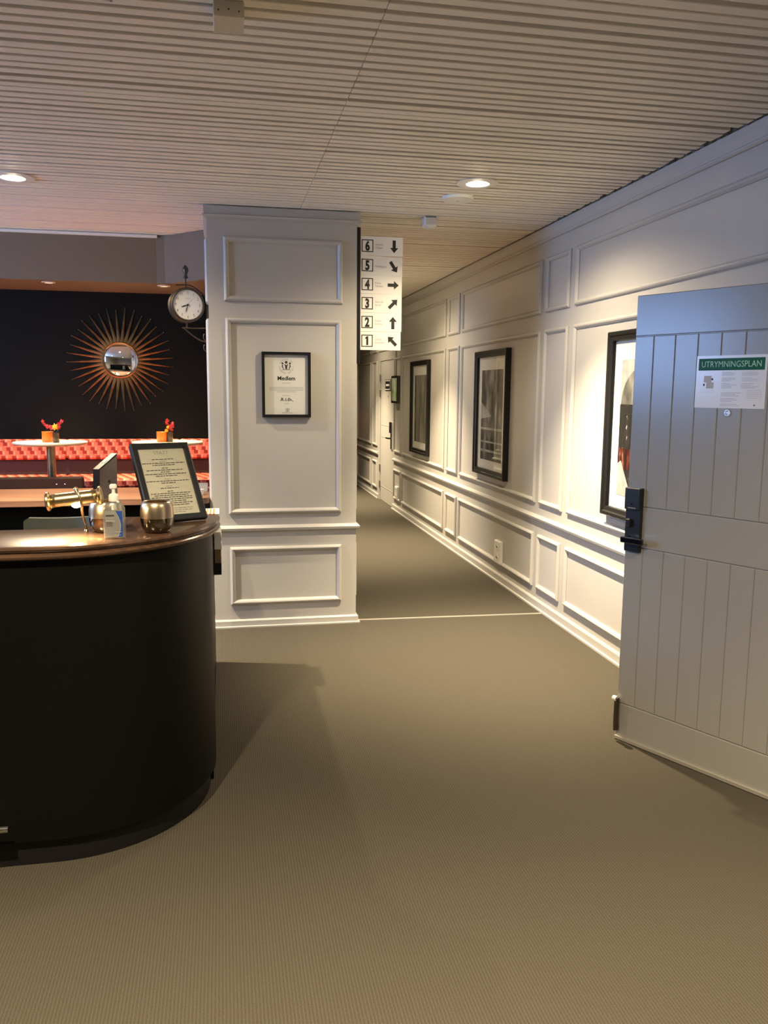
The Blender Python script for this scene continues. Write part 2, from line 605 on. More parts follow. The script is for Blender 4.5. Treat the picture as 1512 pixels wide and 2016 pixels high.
# wall sockets
for nm, yc, zc, hh, wd, lab in (('wall_socket', 6.47, 0.256, 0.095, 0.078, 'tall white socket plate on the lower wall panel below the middle picture'),
                               ('wall_socket', 10.60, 0.25, 0.085, 0.075, 'white socket on the narrow lower panel beside the far door')):
    t = thing(nm, lab, 'socket', (XW - 0.001, yc, zc))
    mp = lambda y, z, h: (-h, y, z)
    MB().frame(-wd, wd, -hh, hh, [(0, 0), (0, 0.02), (0.006, 0.026), (0.03, 0.026), (wd - 0.002, 0.026)], mp).build('plate', 'white_plastic', t)
    for dz in (0.045, -0.045):
        MB().lathe([(0.026, 0.0), (0.026, 0.0285), (0.021, 0.0285), (0.020, 0.0265), (0.0001, 0.0265)], 20, (0, 0, 0), axis='X').build('outlet', 'white_plastic', t, loc=(0, 0, dz)).scale = (-1, 1, 1)
        MB().box((-0.0285, -0.012, dz - 0.006), (-0.0262, 0.012, dz + 0.006)).build('slot', 'ink_brown', t)

# pillar
pil = struct(MB().box((-0.07, YP, 0), (0.88, 6.20, 2.719)).build('wall_pillar', 'paint'), 'white panelled square pillar in the middle of the lobby')
pf = lambda x, z, h: (x, YP - h, z)
pl = lambda y, z, h: (-0.07 - h, y, z)
pr = lambda y, z, h: (0.88 + h, y, z)
for (a, c, z0, z1) in ((0.035, 0.779, 0.158, 0.549), (0.033, 0.777, 0.772, 2.036), (0.028, 0.786, 2.140, 2.537)):
    MB().frame(a, c, z0, z1, MOULD, pf).build('panel_moulding', 'paint', pil)
    MB().frame(YP + 0.09, 6.11, z0, z1, MOULD, pl).build('panel_moulding', 'paint', pil)
    MB().frame(YP + 0.09, 6.11, z0, z1, MOULD, pr).build('panel_moulding', 'paint', pil)


def ring(prof, x0, x1, y0, y1):
    """profile swept round the pillar; prof = (z, out)"""
    mb = MB()
    vs, fs = [], []
    n = len(prof)
    for z, h in prof:
        vs += [(x0 - h, y0 - h, z), (x1 + h, y0 - h, z), (x1 + h, y1 + h, z), (x0 - h, y1 + h, z)]
    for i in range(n - 1):
        for k in range(4):
            fs.append((i * 4 + k, i * 4 + (k + 1) % 4, (i + 1) * 4 + (k + 1) % 4, (i + 1) * 4 + k))
    return mb.add(vs, fs)


PX0, PX1, PY0, PY1 = -0.07, 0.88, YP, 6.20
ring([(z, h * 0.85) for z, h in RAIL], PX0, PX1, PY0, PY1).build('chair_rail', 'paint', pil)
struct(ring([(z * 0.76, h) for z, h in BASE], PX0, PX1, PY0, PY1).build('baseboard_pillar', 'paint'), 'white baseboard around the pillar')
struct(ring([(2.640, 0.0), (2.650, 0.026), (2.662, 0.030), (2.668, 0.018), (2.716, 0.020), (2.7185, 0.0)], PX0, PX1, PY0, PY1).build('trim_3', 'paint'), 'crown moulding around the pillar top')

# metal threshold strip in the carpet
struct(MB().prism([(0.895, 5.494), (2.24, 5.446), (2.24, 5.470), (0.895, 5.518)], 0.0, 0.004).build('trim_4', 'metal_strip'), 'thin metal threshold strip across the carpet')

# lounge wall, soffit, corridor left wall, remaining shell
wall_b = struct(MB().box((LEFT_X, YD, 0), (0.80, YD + 0.14, 2.9)).build('wall_back', 'dark_wall'), 'black green lounge wall behind the banquette')
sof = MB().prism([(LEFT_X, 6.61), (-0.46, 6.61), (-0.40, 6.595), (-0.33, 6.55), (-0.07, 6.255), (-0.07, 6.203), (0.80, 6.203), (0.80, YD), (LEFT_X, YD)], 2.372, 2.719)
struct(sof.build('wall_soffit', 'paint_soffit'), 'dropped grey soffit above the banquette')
struct(MB().box((LEFT_X, 6.585, 2.700), (-0.45, 6.61, 2.719)).build('trim_5', 'slat'), 'thin cornice strip along the soffit')
wc = MB().box((0.66, YD + 0.14, 0), (0.80, 10.9, 2.9))
wall_c = struct(wc.build('wall_corridor', 'paint'), 'white panelled wall on the left side of the corridor')
cl_map = lambda y, z, h: (0.80 + h, y, z)
for (a, c) in ((7.6, 8.9), (9.0, 9.4), (9.5, 10.8)):
    for (z0, z1) in rows:
        MB().frame(a, c, z0, z1, MOULD, cl_map).build('panel_moulding', 'paint', wall_c)
run_profile(MB(), RAIL, 7.45, 10.9, cl_map).build('chair_rail', 'paint', wall_c)
struct(MB().box((-2.2, END_Y, 0), (4.4, END_Y + 0.14, 2.9)).build('wall_end', 'dark_wall'), 'dark wall at the far end of the corridor')
struct(MB().box((-2.34, YD + 0.14, 0), (-2.2, END_Y, 2.9)).build('wall_end_left', 'dark_wall'), 'dark side wall of the far lounge')
struct(MB().box((4.4, 13.84, 0), (4.54, END_Y, 2.9)).build('wall_end_right', 'dark_wall'), 'dark side wall at the far corridor end')
struct(MB().box((LEFT_X, BACK_Y - 0.14, 0), (XW + T, BACK_Y, 2.9)).build('wall_front', 'paint'), 'white wall behind the viewer')
wl = MB()
wl.box((LEFT_X - 0.14, BACK_Y, 0), (LEFT_X, WIN_Y0, 2.9)).box((LEFT_X - 0.14, WIN_Y1, 0), (LEFT_X, YD, 2.9))
wl.box((LEFT_X - 0.14, WIN_Y0, 0), (LEFT_X, WIN_Y1, WIN_Z0)).box((LEFT_X - 0.14, WIN_Y0, WIN_Z1), (LEFT_X, WIN_Y1, 2.9))
struct(wl.build('wall_left', 'paint'), 'white lobby wall with the window')
win = struct(MB().frame(WIN_Y0, WIN_Y1, WIN_Z0, WIN_Z1, [(0, -0.10), (0, 0.03), (0.06, 0.03), (0.06, -0.10)], lambda y, z, h: (LEFT_X + h, y, z)).build('window_1', 'white_plastic'), 'wide lobby window')
for k in (1, 2):
    yy = WIN_Y0 + (WIN_Y1 - WIN_Y0) * k / 3
    MB().box((LEFT_X - 0.08, yy - 0.03, WIN_Z0 + 0.06), (LEFT_X - 0.02, yy + 0.03, WIN_Z1 - 0.06)).build('mullion', 'white_plastic', win)
for k in range(3):
    ya = WIN_Y0 + (WIN_Y1 - WIN_Y0) * k / 3 + 0.045
    yb = WIN_Y0 + (WIN_Y1 - WIN_Y0) * (k + 1) / 3 - 0.045
    MB().box((LEFT_X - 0.055, ya, WIN_Z0 + 0.06), (LEFT_X - 0.050, yb, WIN_Z1 - 0.06)).build('pane', 'glass', win)

# ceiling: dark backing and open wooden slats
ceil = struct(MB().box((LEFT_X, BACK_Y, 2.775), (4.4, END_Y, 2.86)).build('ceiling', 'ceiling_back'), 'slatted wooden ceiling of narrow beige boards')
PITCH_S = 0.0655
SEAM = 0.513
XR = 2.226


def slat_mesh(name, x0, x1, width):
    return MB().rbox((x0, -width / 2, 0), (x1, width / 2, 0.022), 0.002).mesh(name, 'slat')


SL = [slat_mesh('slat', LEFT_X, SEAM - 0.0008, wd) for wd in (0.042, 0.045, 0.047)]
SR = [slat_mesh('slat', SEAM + 0.0008, xe, wd) for wd, xe in ((0.042, XR), (0.045, XR - 0.006), (0.047, XR - 0.016))]
far = MB()
y = BACK_Y + 0.05
i = 0
near_rows = 0
while y < END_Y - 0.05:
    jit = random.uniform(-0.007, 0.007)
    kl, kr = random.choice((0, 0, 1, 1, 2)), random.choice((0, 0, 1, 1, 2))
    zl, zr = ZC + random.uniform(0, 0.0015), ZC + random.uniform(0, 0.0015)
    xend = XR if y < 13.9 else 4.35
    if 2.25 < y < 5.4:
        link_obj('slat', SL[kl], ceil, (0, y + jit, zl))
        link_obj('slat', SR[kr], ceil, (0, y + jit, zr))
    else:
        hw = (0.021, 0.0225, 0.0235)[kl]
        far.rbox((LEFT_X, y + jit - hw, zl), (SEAM - 0.002, y + jit + hw, zl + 0.022), 0.002)
        hw = (0.021, 0.0225, 0.0235)[kr]
        far.rbox((SEAM + 0.002, y + jit - hw, zr), (xend, y + jit + hw, zr + 0.022), 0.002)
    y += PITCH_S
    i += 1
fs_ = far.build('slat_field', 'slat', ceil, recalc=False)
fs_['kind'] = 'stuff'
# battens that carry the slats
for xb in (-3.6, -2.2, -0.9, 1.9):
    MB().box((xb, BACK_Y, 2.7465), (xb + 0.045, END_Y, 2.775)).build('batten', 'ceiling_back', ceil)


# ------------------------------------------------------------------ ceiling fixtures
def downlight(x, y, z, label, power, size, blend=0.5, r=0.115, col=SPOT_COL, soft=0.03, recessed=False, spill=0.06, tilt=0.0):
    t = thing('downlight', label, 'light', (x, y, z), group='recessed ceiling downlights')
    MB().lathe([(r * 0.52, -0.001), (r * 0.56, -0.007), (r, -0.004), (r, 0.0), (r * 0.52, 0.0)], 32, cap=False).build('trim_ring', 'white_plastic', t, smooth=True)
    MB().lathe([(r * 0.52, 0.0), (r * 0.46, 0.035)], 32, cap=False).build('reflector', 'chrome', t, smooth=True)
    if recessed:
        MB().lathe([(0.0001, -0.0012), (r * 0.5, -0.0012), (r * 0.5, 0.0), (0.0001, 0.0)], 24, cap=False).build('lens', 'lens_dim', t)
    else:
        MB().lathe([(0.0001, -0.016), (r * 0.22, -0.014), (r * 0.40, -0.006), (r * 0.48, 0.006), (r * 0.48, 0.014), (0.0001, 0.014)], 24, cap=False).build('lens', 'lens_on', t)
    L = bpy.data.lights.new('downlight_beam', 'SPOT')
    L.energy = power
    L.color = col
    L.spot_size = math.radians(size)
    L.spot_blend = blend
    L.shadow_soft_size = soft
    lo = bpy.data.objects.new('downlight_beam', L)
    COL.objects.link(lo)
    lo.parent = t
    lo.location = (0, 0, -0.035)
    lo.rotation_euler = (0, -math.radians(tilt), 0)
    if recessed:
        return t
    L2 = bpy.data.lights.new('downlight_spill', 'SPOT')
    L2.energy = power * spill
    L2.color = col
    L2.spot_size = math.radians(150)
    L2.spot_blend = 0.6
    L2.shadow_soft_size = soft
    l2o = bpy.data.objects.new('downlight_spill', L2)
    COL.objects.link(l2o)
    l2o.parent = t
    l2o.location = (0, 0, -0.035)
    return t


downlight(1.41, 4.576, ZC, 'glowing round ceiling downlight right of the pillar, beside the white speaker disc', SPOT_W * 1.05, 80, 1.0, spill=0.11, tilt=8)
downlight(-1.096, 5.018, ZC, 'glowing round ceiling downlight above the desk at the left edge', SPOT_W * 0.85, 84, 1.0, spill=0.17)
downlight(1.41, 8.15, ZC, 'ceiling downlight in the corridor past the pillar', SPOT_W * 1.1, 84, 1.0)
downlight(1.41, 11.6, ZC, 'ceiling downlight outside the far corridor door', SPOT_W * 1.1, 84, 1.0)
downlight(1.41, 1.10, ZC, 'ceiling downlight above the near right carpet', SPOT_W * 0.55, 88, 1.0, spill=0.16)
downlight(-0.735, 1.08, ZC, 'ceiling downlight in front of the reception desk', SPOT_W * 0.5, 86, 1.0, spill=0.6)
downlight(-2.9, 3.0, ZC, 'ceiling downlight over the left part of the desk', SPOT_W * 0.5, 92, 1.0)
WARM = (1.0, 0.70, 0.38)
for x, lab in ((-1.26, 'soffit spotlight over the left bar table'), (-0.42, 'soffit spotlight over the right bar table'), (-2.1, 'soffit spotlight over the banquette at the far left')):
    downlight(x, 6.74, 2.372, lab, 95, 66, 0.9, r=0.05, col=WARM, soft=0.02, recessed=True)
downlight(2.9, 14.7, ZC, 'ceiling downlight over the far red banquette', 90, 90, 0.6, col=WARM)

# white speaker disc, detector, box, plate
t = thing('ceiling_speaker', 'round white speaker disc on the slatted ceiling next to the downlight', 'speaker', (1.40, 4.93, ZC))
MB().lathe([(0.0001, -0.022), (0.06, -0.021), (0.092, -0.016), (0.098, 0.0)], 36, cap=False).build('grille', 'white_plastic', t, smooth=True)
MB().lathe([(0.0001, -0.0235), (0.008, -0.023), (0.010, -0.021)], 12, cap=False).build('badge', 'ink_pale', t)
t = thing('smoke_detector', 'small white square detector on the ceiling above the corridor', 'detector', (1.375, 5.52, ZC))
MB().rbox((-0.045, -0.045, -0.062), (0.045, 0.045, 0.0), 0.008).build('housing', 'white_plastic', t)
MB().lathe([(0.03, -0.071), (0.036, -0.062)], 16, cap=True).build('sensor', 'white_plastic', t, smooth=True)
t = thing('junction_box', 'beige plastic box mounted on the ceiling slats', 'box', (0.043, 2.74, ZC))
MB().rbox((-0.046, -0.07, -0.045), (0.046, 0.06, 0.0), 0.003).build('housing', 'cream_plastic', t)
for sx, sz in ((-0.03, -0.03), (0.03, -0.03), (0.0, -0.026)):
    MB().lathe([(0.0001, 0.0012), (0.0025, 0.0012), (0.0025, 0)], 8, (sx, -0.07, sz), axis='Y').build('screw', 'ink_brown', t)
t = thing('label_plate', 'small metal label plate on a ceiling slat near the top edge', 'plate', (-0.337, 2.747, ZC))
MB().rbox((-0.042, -0.007, -0.003), (0.042, 0.007, 0.0), 0.001).build('plate', 'ink_grey', t)
MB().box((-0.034, -0.003, -0.0035), (0.034, 0.003, -0.0028)).build('inset', 'white_plastic', t)

# ------------------------------------------------------------------ open door (near right)
ang = math.atan2(-0.8947, 0.44666)
d1 = struct(thing('door_1', None, None, (1.762, 3.354, 0), (0, 0, ang)), 'grey boarded door standing open with an evacuation plan')
# local: x from lock edge to hinge, -y faces the camera side
HWD = 1.0
MB().box((0, 0.001, 0.010), (HWD, 0.042, 1.994)).build('core', 'door_paint', d1)


def bevplank(x0, x1, z0, z1):
    return MB().frame(x0, x1, z0, z1, [(0, -0.005), (0, 0.001), (0.003, 0.004), ((x1 - x0) / 2 - 0.0001 if (x1 - x0) < (z1 - z0) else (z1 - z0) / 2 - 0.0001, 0.004)], lambda u, v, h: (u, -h, v))


def plank(x0, x1, z0, z1, nm):
    mb = MB()
    mp = lambda u, v, h: (u, -h, v)
    mb.frame(x0, x1, z0, z1, [(0, -0.002), (0, 0.0015), (0.003, 0.004)], mp)
    mb.rect(x0 + 0.003, x1 - 0.003, z0 + 0.003, z1 - 0.003, 0.004, mp)
    return mb.build(nm, 'door_paint', d1)


plank(0, HWD, 1.824, 1.994, 'top_rail')
plank(0, HWD, 0.908, 1.088, 'middle_rail')
plank(0, HWD, 0.010, 0.174, 'kick_board')
edges = [0.0, 0.093, 0.196, 0.300, 0.402, 0.503, 0.604, 0.705, 0.806, 0.907, HWD]
for a, c in zip(edges[:-1], edges[1:]):
    plank(a + 0.0005, c - 0.0005, 1.0905, 1.8215, 'board')
    plank(a + 0.0005, c - 0.0005, 0.1765, 0.9055, 'board')
MB().prism([(0.0, -0.004), (HWD, -0.004), (HWD, -0.014), (0.0, -0.014)], 0.004, 0.018).build('sweep_strip', 'metal_strip', d1)
lk = MB()
lk.rbox((0.006, -0.022, 0.887), (0.086, -0.003, 1.172), 0.003)
lock = lk.build('lock_plate', 'lock_black', d1)
MB().rbox((0.006, -0.034, 1.075), (0.086, -0.021, 1.172), 0.004).build('card_reader', 'lock_black', lock)
MB().lathe([(0.0001, 0.0352), (0.004, 0.0352), (0.004, 0.033)], 12, (0.046, 0, 1.10), axis='Y').build('sensor', 'black_gloss', lock)
MB().box((0.026, -0.0348, 1.082), (0.066, -0.0335, 1.086)).build('lettering_bar', 'ink_grey', lock)
MB().rbox((0.020, -0.040, 1.000), (0.044, -0.021, 1.035), 0.004).build('turn_knob', 'lock_black', lock)
lev = MB()
lev.lathe([(0.013, 0.021), (0.013, 0.060)], 16, (0.030, 0, 0.945), axis='Y')
lev.rbox((0.016, -0.066, 0.931), (0.128, -0.050, 0.957), 0.003)
lev.build('lever', 'lever_metal', lock)
for z in (0.93, 1.0, 1.08, 1.13):
    MB().box((-0.0015, 0.018, z), (0.0, 0.030, z + 0.008)).build('edge_screw', 'chrome', d1)
MB().lathe([(0.0001, 0.006), (0.006, 0.006), (0.008, 0.010), (0.013, 0.010), (0.015, 0.004)], 24, (0.448, 0, 1.507), axis='Y').build('peephole', 'chrome', d1, smooth=True)
# door holder at the lower corner
hb = MB().tube([(0.012, -0.022, 0.072), (0.012, -0.022, 0.188)], 0.012, 10)
hold = hb.build('door_stop', 'bronze', d1, smooth=True)
MB().prism([(0.0, -0.016), (0.024, -0.016), (0.016, -0.034), (0.008, -0.034)], 0.048, 0.074).build('stop_foot', 'bronze', hold)
MB().tube([(-0.006, -0.024, 0.197), (0.014, -0.024, 0.197)], 0.013, 14).build('roller', 'white_plastic', hold, smooth=True)
MB().tube([(0.014, -0.024, 0.197), (0.021, -0.024, 0.197)], 0.009, 12).build('roller_hub', 'bronze', hold)
for z in (0.25, 1.0, 1.75):
    MB().tube([(HWD + 0.006, -0.004, z), (HWD + 0.006, -0.004, z + 0.1)], 0.008, 10).build('hinge', 'hinge_metal', d1)

# evacuation plan on the door
c_, s_ = math.cos(ang), math.sin(ang)
ex, ez = 0.448, 1.628
ep = thing('evacuation_plan', 'laminated white evacuation plan with green header on the grey door', 'notice', (1.762 + c_ * ex, 3.354 + s_ * ex, ez), (0, 0, ang))
em = lambda u, v, h: (u, -0.0046 - h, v)
MB().plate(-0.147, 0.147, -0.103, 0.103, 0, 0.0012, em).build('sheet', 'plastic_sheet', ep)
MB().plate(-0.138, 0.138, 0.045, 0.092, 0.0012, 0.0016, em).build('header', 'green_print', ep)
MB().text('UTRYMNINGSPLAN', 0.0, 0.058, 0.0335, 0.0018, em, 'CENTER', sx=0.86).build('lettering', 'green_letter', ep)
lines = MB()
random.seed(3)
for (u0, wd, v0, n) in ((-0.035, 0.072, 0.038, 12), (-0.035, 0.085, -0.042, 10), (0.048, 0.078, 0.038, 12)):
    for k in range(n):
        vv_ = v0 - k * 0.0055
        if k in (3, 7):
            continue
        lines.rect(u0, u0 + wd * random.uniform(0.5, 1.0), vv_ - 0.0022, vv_, 0.0016, em)
for k in range(5):
    lines.rect(0.075, 0.130, -0.034 - k * 0.0072, -0.0325 - k * 0.0072, 0.0016, em)
lines.rect(0.0745, 0.0755, -0.063, -0.0325, 0.0016, em)
lines.rect(0.1295, 0.1305, -0.063, -0.0325, 0.0016, em)
lines.build('text_lines', 'ink_pale', ep)
plan = MB()
plan.rect(-0.112, -0.078, -0.002, 0.024, 0.0015, em).rect(-0.100, -0.068, -0.026, -0.002, 0.0015, em)
plan.rect(-0.122, -0.065, -0.0405, -0.0395, 0.0015, em)
plan.build('floor_plan', 'ink_pale', ep)
for q in ((-0.078, -0.071, 0.007, 0.014), (-0.113, -0.107, -0.016, -0.007), (0.104, 0.109, -0.092, -0.087)):
    MB().rect(*q, 0.0018, em).build('symbol', 'ink', ep)

# ------------------------------------------------------------------ far door in the corridor
d2 = struct(thing('door_2', None, None, (XW + 0.012, 10.945, 0)), 'white flush door at the far end of the panelled corridor wall')
dm = lambda y, z, h: (-h, y, z)
MB().plate(0.004, 0.931, 0.006, 2.006, -0.04, 0, dm).build('leaf', 'paint', d2)
for z0, z1 in ((0.21, 0.213), (0.93, 0.933), (1.10, 1.103)):
    MB().plate(0.02, 0.90, z0, z1, 0.0, 0.003, dm).build('bead', 'paint', d2)
MB().plate(0.06, 0.15, 0.80, 1.16, 0, 0.015, dm).build('lock_plate', 'chrome', d2)
MB().plate(0.06, 0.15, 1.02, 1.165, 0.015, 0.035, dm).build('card_reader', 'lock_black', d2)
hm = MB().tube([(-0.015, 0.10, 0.945), (-0.06, 0.10, 0.945), (-0.06, 0.24, 0.945)], 0.011, 8)
hm.build('lever', 'lever_metal', d2, smooth=True)
for z in (0.18, 0.42, 1.50, 1.72):
    MB().tube([(-0.012, 0.930, z), (-0.012, 0.930, z + 0.10)], 0.010, 8).build('hinge', 'hinge_metal', d2)
MB().lathe([(0.0001, 0.004), (0.010, 0.004), (0.010, 0)], 12, (0, 0.40, 1.51), axis='X').build('peephole', 'bronze', d2).scale = (-1, 1, 1)
ds = thing('door_sign', 'small black name plate on the far white door', 'sign', (XW + 0.010, 11.355, 1.667))
MB().plate(-0.19, 0.19, -0.075, 0.075, 0, 0.006, dm).build('plate', 'ink', ds)
MB().frame(-0.175, 0.175, -0.066, 0.066, [(0, 0.006), (0, 0.0075), (0.012, 0.0075), (0.012, 0.006)], dm).build('border', 'paper', ds)
MB().plate(-0.11, 0.11, -0.014, 0.014, 0.006, 0.008, dm).build('name_bar', 'paper', ds)
# display beside it
dp = thing('wall_display', 'black framed wall display with a green picture beside the far door', 'display', (XW, 10.60, 1.605))
MB().plate(-0.18, 0.18, -0.175, 0.175, 0, 0.055, dm).build('housing', 'bronze', dp)
MB().frame(-0.18, 0.18, -0.175, 0.175, [(0, 0.055), (0.0, 0.062), (0.02, 0.062), (0.028, 0.058)], dm).build('bezel', 'black', dp)
MB().plate(-0.155, 0.155, -0.15, 0.15, 0.055, 0.0575, dm).build('screen', 'screen_art', dp)
MB().box((-0.018, 0.135, 0.175), (0.0, 0.160, 0.50)).build('cable_duct', 'paint', dp)


# ------------------------------------------------------------------ pictures on the corridor wall
def picture(yc, label, kind):
    t = thing('framed_picture', label, 'picture', (XW, yc, 1.398), group='framed pictures on the corridor wall')
    a, c, e, g = -0.42, 0.42, -0.533, 0.533
    prof = [(0, 0), (0, 0.040), (0.005, 0.046), (0.022, 0.046), (0.030, 0.038), (0.052, 0.034), (0.056, 0.020)]
    MB().frame(a, c, e, g, prof, dm).build('frame', 'black', t)
    MB().plate(a + 0.01, c - 0.01, e + 0.01, g - 0.01, 0.001, 0.014, dm).build('mat_board', 'paper', t)
    u0, u1, v0, v1 = -0.28, 0.28, -0.40, 0.37
    mp = dm
    if kind == 'night':
        MB().plate(u0, u1, v0, v1, 0.014, 0.0148, mp).build('print', 'art_night', t)
        MB().plate(u0, u1, 0.12, v1, 0.0148, 0.0152, mp).build('print_sky', 'art_pale', t)
        arc = MB()
        n = 16
        o_ = [(0.02 + 0.25 * math.cos(PI * k / n), 0.12 + 0.21 * math.sin(PI * k / n)) for k in range(n + 1)]
        arc.poly(o_, 0.0155, mp)
        arc.build('print_arch', 'art_grey', t)
        MB().plate(u0, u1, 0.06, 0.115, 0.0148, 0.0156, mp).build('print_band', 'ink', t)
        MB().plate(u0, u1, -0.25, -0.13, 0.0148, 0.0152, mp).build('print_lights', 'art_red', t)
        MB().poly([(u1, v0), (0.10, v0), (u1 - 0.04, -0.20), (u1, -0.22)], 0.0154, mp).build('print_streak', 'art_pale', t)
    elif kind == 'grey':
        MB().plate(u0, u1, v0, v1, 0.014, 0.0148, mp).build('print', 'art_grey', t)
        MB().poly([(u1, 0.10), (0.0, -0.02), (u1, -0.05)], 0.0152, mp).build('print_shape', 'art_pale', t)
        for k, (v_a, v_b) in enumerate(((-0.14, -0.12), (-0.25, -0.235), (-0.33, -0.31))):
            MB().plate(u0, u1, v_a, v_b, 0.0148, 0.0152, mp).build('print_band', 'art_pale', t)
    else:
        MB().plate(u0, u1, v0, v1, 0.014, 0.0148, mp).build('print', 'art_mid', t)
        MB().plate(0.20, u1, v0, v1, 0.0148, 0.0152, mp).build('print_band', 'art_grey', t)
    MB().rect(a + 0.05, c - 0.05, e + 0.05, g - 0.05, 0.021, dm).build('glass', 'glass', t, recalc=False)
    return t


picture(4.145, 'black framed city night print partly hidden behind the open door', 'night')
picture(6.745, 'black framed grey print in the middle of the corridor wall', 'grey')
picture(9.33, 'black framed pale print nearest the far corridor door', 'pale')

# ------------------------------------------------------------------ certificate on the pillar
ct = thing('framed_certificate', 'black framed membership certificate hanging on the pillar', 'certificate', (0.4155, YP, 1.617))
cm = lambda u, v, h: (u, -h, v)
MB().frame(-0.158, 0.158, -0.21, 0.21, [(0, 0), (0, 0.030), (0.018, 0.030), (0.018, 0.012)], cm).build('frame', 'black', ct)
MB().plate(-0.145, 0.145, -0.197, 0.197, 0.001, 0.012, cm).build('paper', 'paper', ct)
MB().text('Medlem', 0.0, 0.030, 0.036, 0.0125, cm, 'CENTER', bold=0.0008, sx=1.0).build('title', 'ink', ct)
em2 = MB()
cy = 0.118


def arc_text(mb, s, cx, cyy, r, a0, a1, size, inward):
    n = len(s)
    for k, chh in enumerate(s):
        if chh == ' ':
            continue
        a = a0 + (a1 - a0) * k / (n - 1)
        rot = a - PI / 2 if not inward else a + PI / 2
        rr = r if not inward else r + size * 0.7
        mb.text(chh, cx + rr * math.cos(a), cyy + rr * math.sin(a), size, 0.0125, cm, 'CENTER', rot=rot)


arc_text(em2, 'MEMBER OF', 0, cy, 0.040, math.radians(150), math.radians(35), 0.013, False)
arc_text(em2, 'SVENSKA HOTELL', 0, cy, 0.039, math.radians(182), math.radians(358), 0.013, True)
em2.build('ring_lettering', 'ink_grey', ct)
cr = MB()


def disc(mb, cx, cyy, r, h, mp, n=14):
    mb.poly([(cx + r * math.cos(2 * PI * k / n), cyy + r * math.sin(2 * PI * k / n)) for k in range(n)], h, mp)


def crown(mb, cx, cyy, k, h):
    disc(mb, cx, cyy + 0.023 * k, 0.0078 * k, h, cm)
    disc(mb, cx - 0.021 * k, cyy + 0.017 * k, 0.0055 * k, h, cm)
    disc(mb, cx + 0.021 * k, cyy + 0.017 * k, 0.0055 * k, h, cm)
    mb.poly([(cx - 0.011 * k, cyy + 0.012 * k), (cx - 0.006 * k, cyy + 0.012 * k), (cx, cyy + 0.006 * k), (cx + 0.006 * k, cyy + 0.012 * k), (cx + 0.011 * k, cyy + 0.012 * k), (cx + 0.006 * k, cyy + 0.002 * k), (cx + 0.005 * k, cyy - 0.015 * k), (cx - 0.005 * k, cyy - 0.015 * k), (cx - 0.006 * k, cyy + 0.002 * k)], h, cm)
    for s in (-1, 1):
        mb.poly([(cx + s * 0.017 * k, cyy + 0.011 * k), (cx + s * 0.024 * k, cyy + 0.008 * k), (cx + s * 0.025 * k, cyy - 0.002 * k), (cx + s * 0.016 * k, cyy - 0.015 * k), (cx + s * 0.012 * k, cyy - 0.015 * k), (cx + s * 0.019 * k, cyy - 0.002 * k)], h, cm)
    mb.rect(cx - 0.022 * k, cx + 0.022 * k, cyy - 0.020 * k, cyy - 0.0172 * k, h, cm)


crown(cr, 0, cy, 1.15, 0.0125)
cr.build('crown_emblem', 'ink_brown', ct)
cr2 = MB()
crown(cr2, 0.006, -0.165, 0.5, 0.0125)
cr2.text('SVENSKA HOTELL', 0.006, -0.184, 0.009, 0.0125, cm, 'CENTER')
cr2.build('footer_emblem', 'ink_grey', ct)
tx = MB()
for k, wd in enumerate((0.108, 0.112, 0.110, 0.065)):
    tx.rect(-wd, wd, -0.018 - k * 0.0095, -0.0145 - k * 0.0095, 0.0125, cm)
tx.rect(-0.03, 0.03, 0.010, 0.013, 0.0125, cm).rect(-0.026, 0.024, -0.071, -0.068, 0.0125, cm).rect(-0.016, 0.018, -0.119, -0.117, 0.0125, cm).rect(-0.018, 0.016, -0.124, -0.122, 0.0125, cm)
tx.build('text_lines', 'ink_pale', ct)
sg = MB()
sig = [(-0.040, -0.098), (-0.036, -0.104), (-0.031, -0.082), (-0.029, -0.104), (-0.024, -0.084), (-0.022, -0.103), (-0.012, -0.100), (-0.006, -0.100), (-0.004, -0.083), (-0.003, -0.105), (0.006, -0.100), (0.018, -0.082), (0.010, -0.090), (0.018, -0.102), (0.010, -0.106), (0.022, -0.086), (0.026, -0.104), (0.030, -0.092), (0.036, -0.102), (0.046, -0.108)]
for p0, p1 in zip(sig[:-1], sig[1:]):
    dv = Vector((p1[0] - p0[0], p1[1] - p0[1]))
    nn = Vector((-dv.y, dv.x)).normalized() * 0.0011
    sg.poly([(p0[0] - nn.x, p0[1] - nn.y), (p1[0] - nn.x, p1[1] - nn.y), (p1[0] + nn.x, p1[1] + nn.y), (p0[0] + nn.x, p0[1] + nn.y)], 0.0127, cm)
sg.build('signature', 'ink', ct)
MB().rect(-0.142, 0.142, -0.194, 0.194, 0.016, cm).build('glass', 'glass', ct, recalc=False)

# ------------------------------------------------------------------ direction signs
sg_t = thing('direction_sign', 'stack of six white direction signs with arrows on a black post at the pillar', 'sign', (0.892, YP + 0.02, 1.76))
MB().box((-0.011, -0.02, 0.0), (0.012, 0.02, 0.869)).build('post', 'black', sg_t)


def arrow_pts(cx, cyy, rot, L=0.060, hw=0.0085, hd=0.022, hl=0.026):
    p = [(-hw, -L / 2), (hw, -L / 2), (hw, L / 2 - hl), (hd, L / 2 - hl), (0, L / 2), (-hd, L / 2 - hl), (-hw, L / 2 - hl)]
    c0, s0 = math.cos(rot), math.sin(rot)
    return [(cx + c0 * x - s0 * yy, cyy + s0 * x + c0 * yy) for x, yy in p]


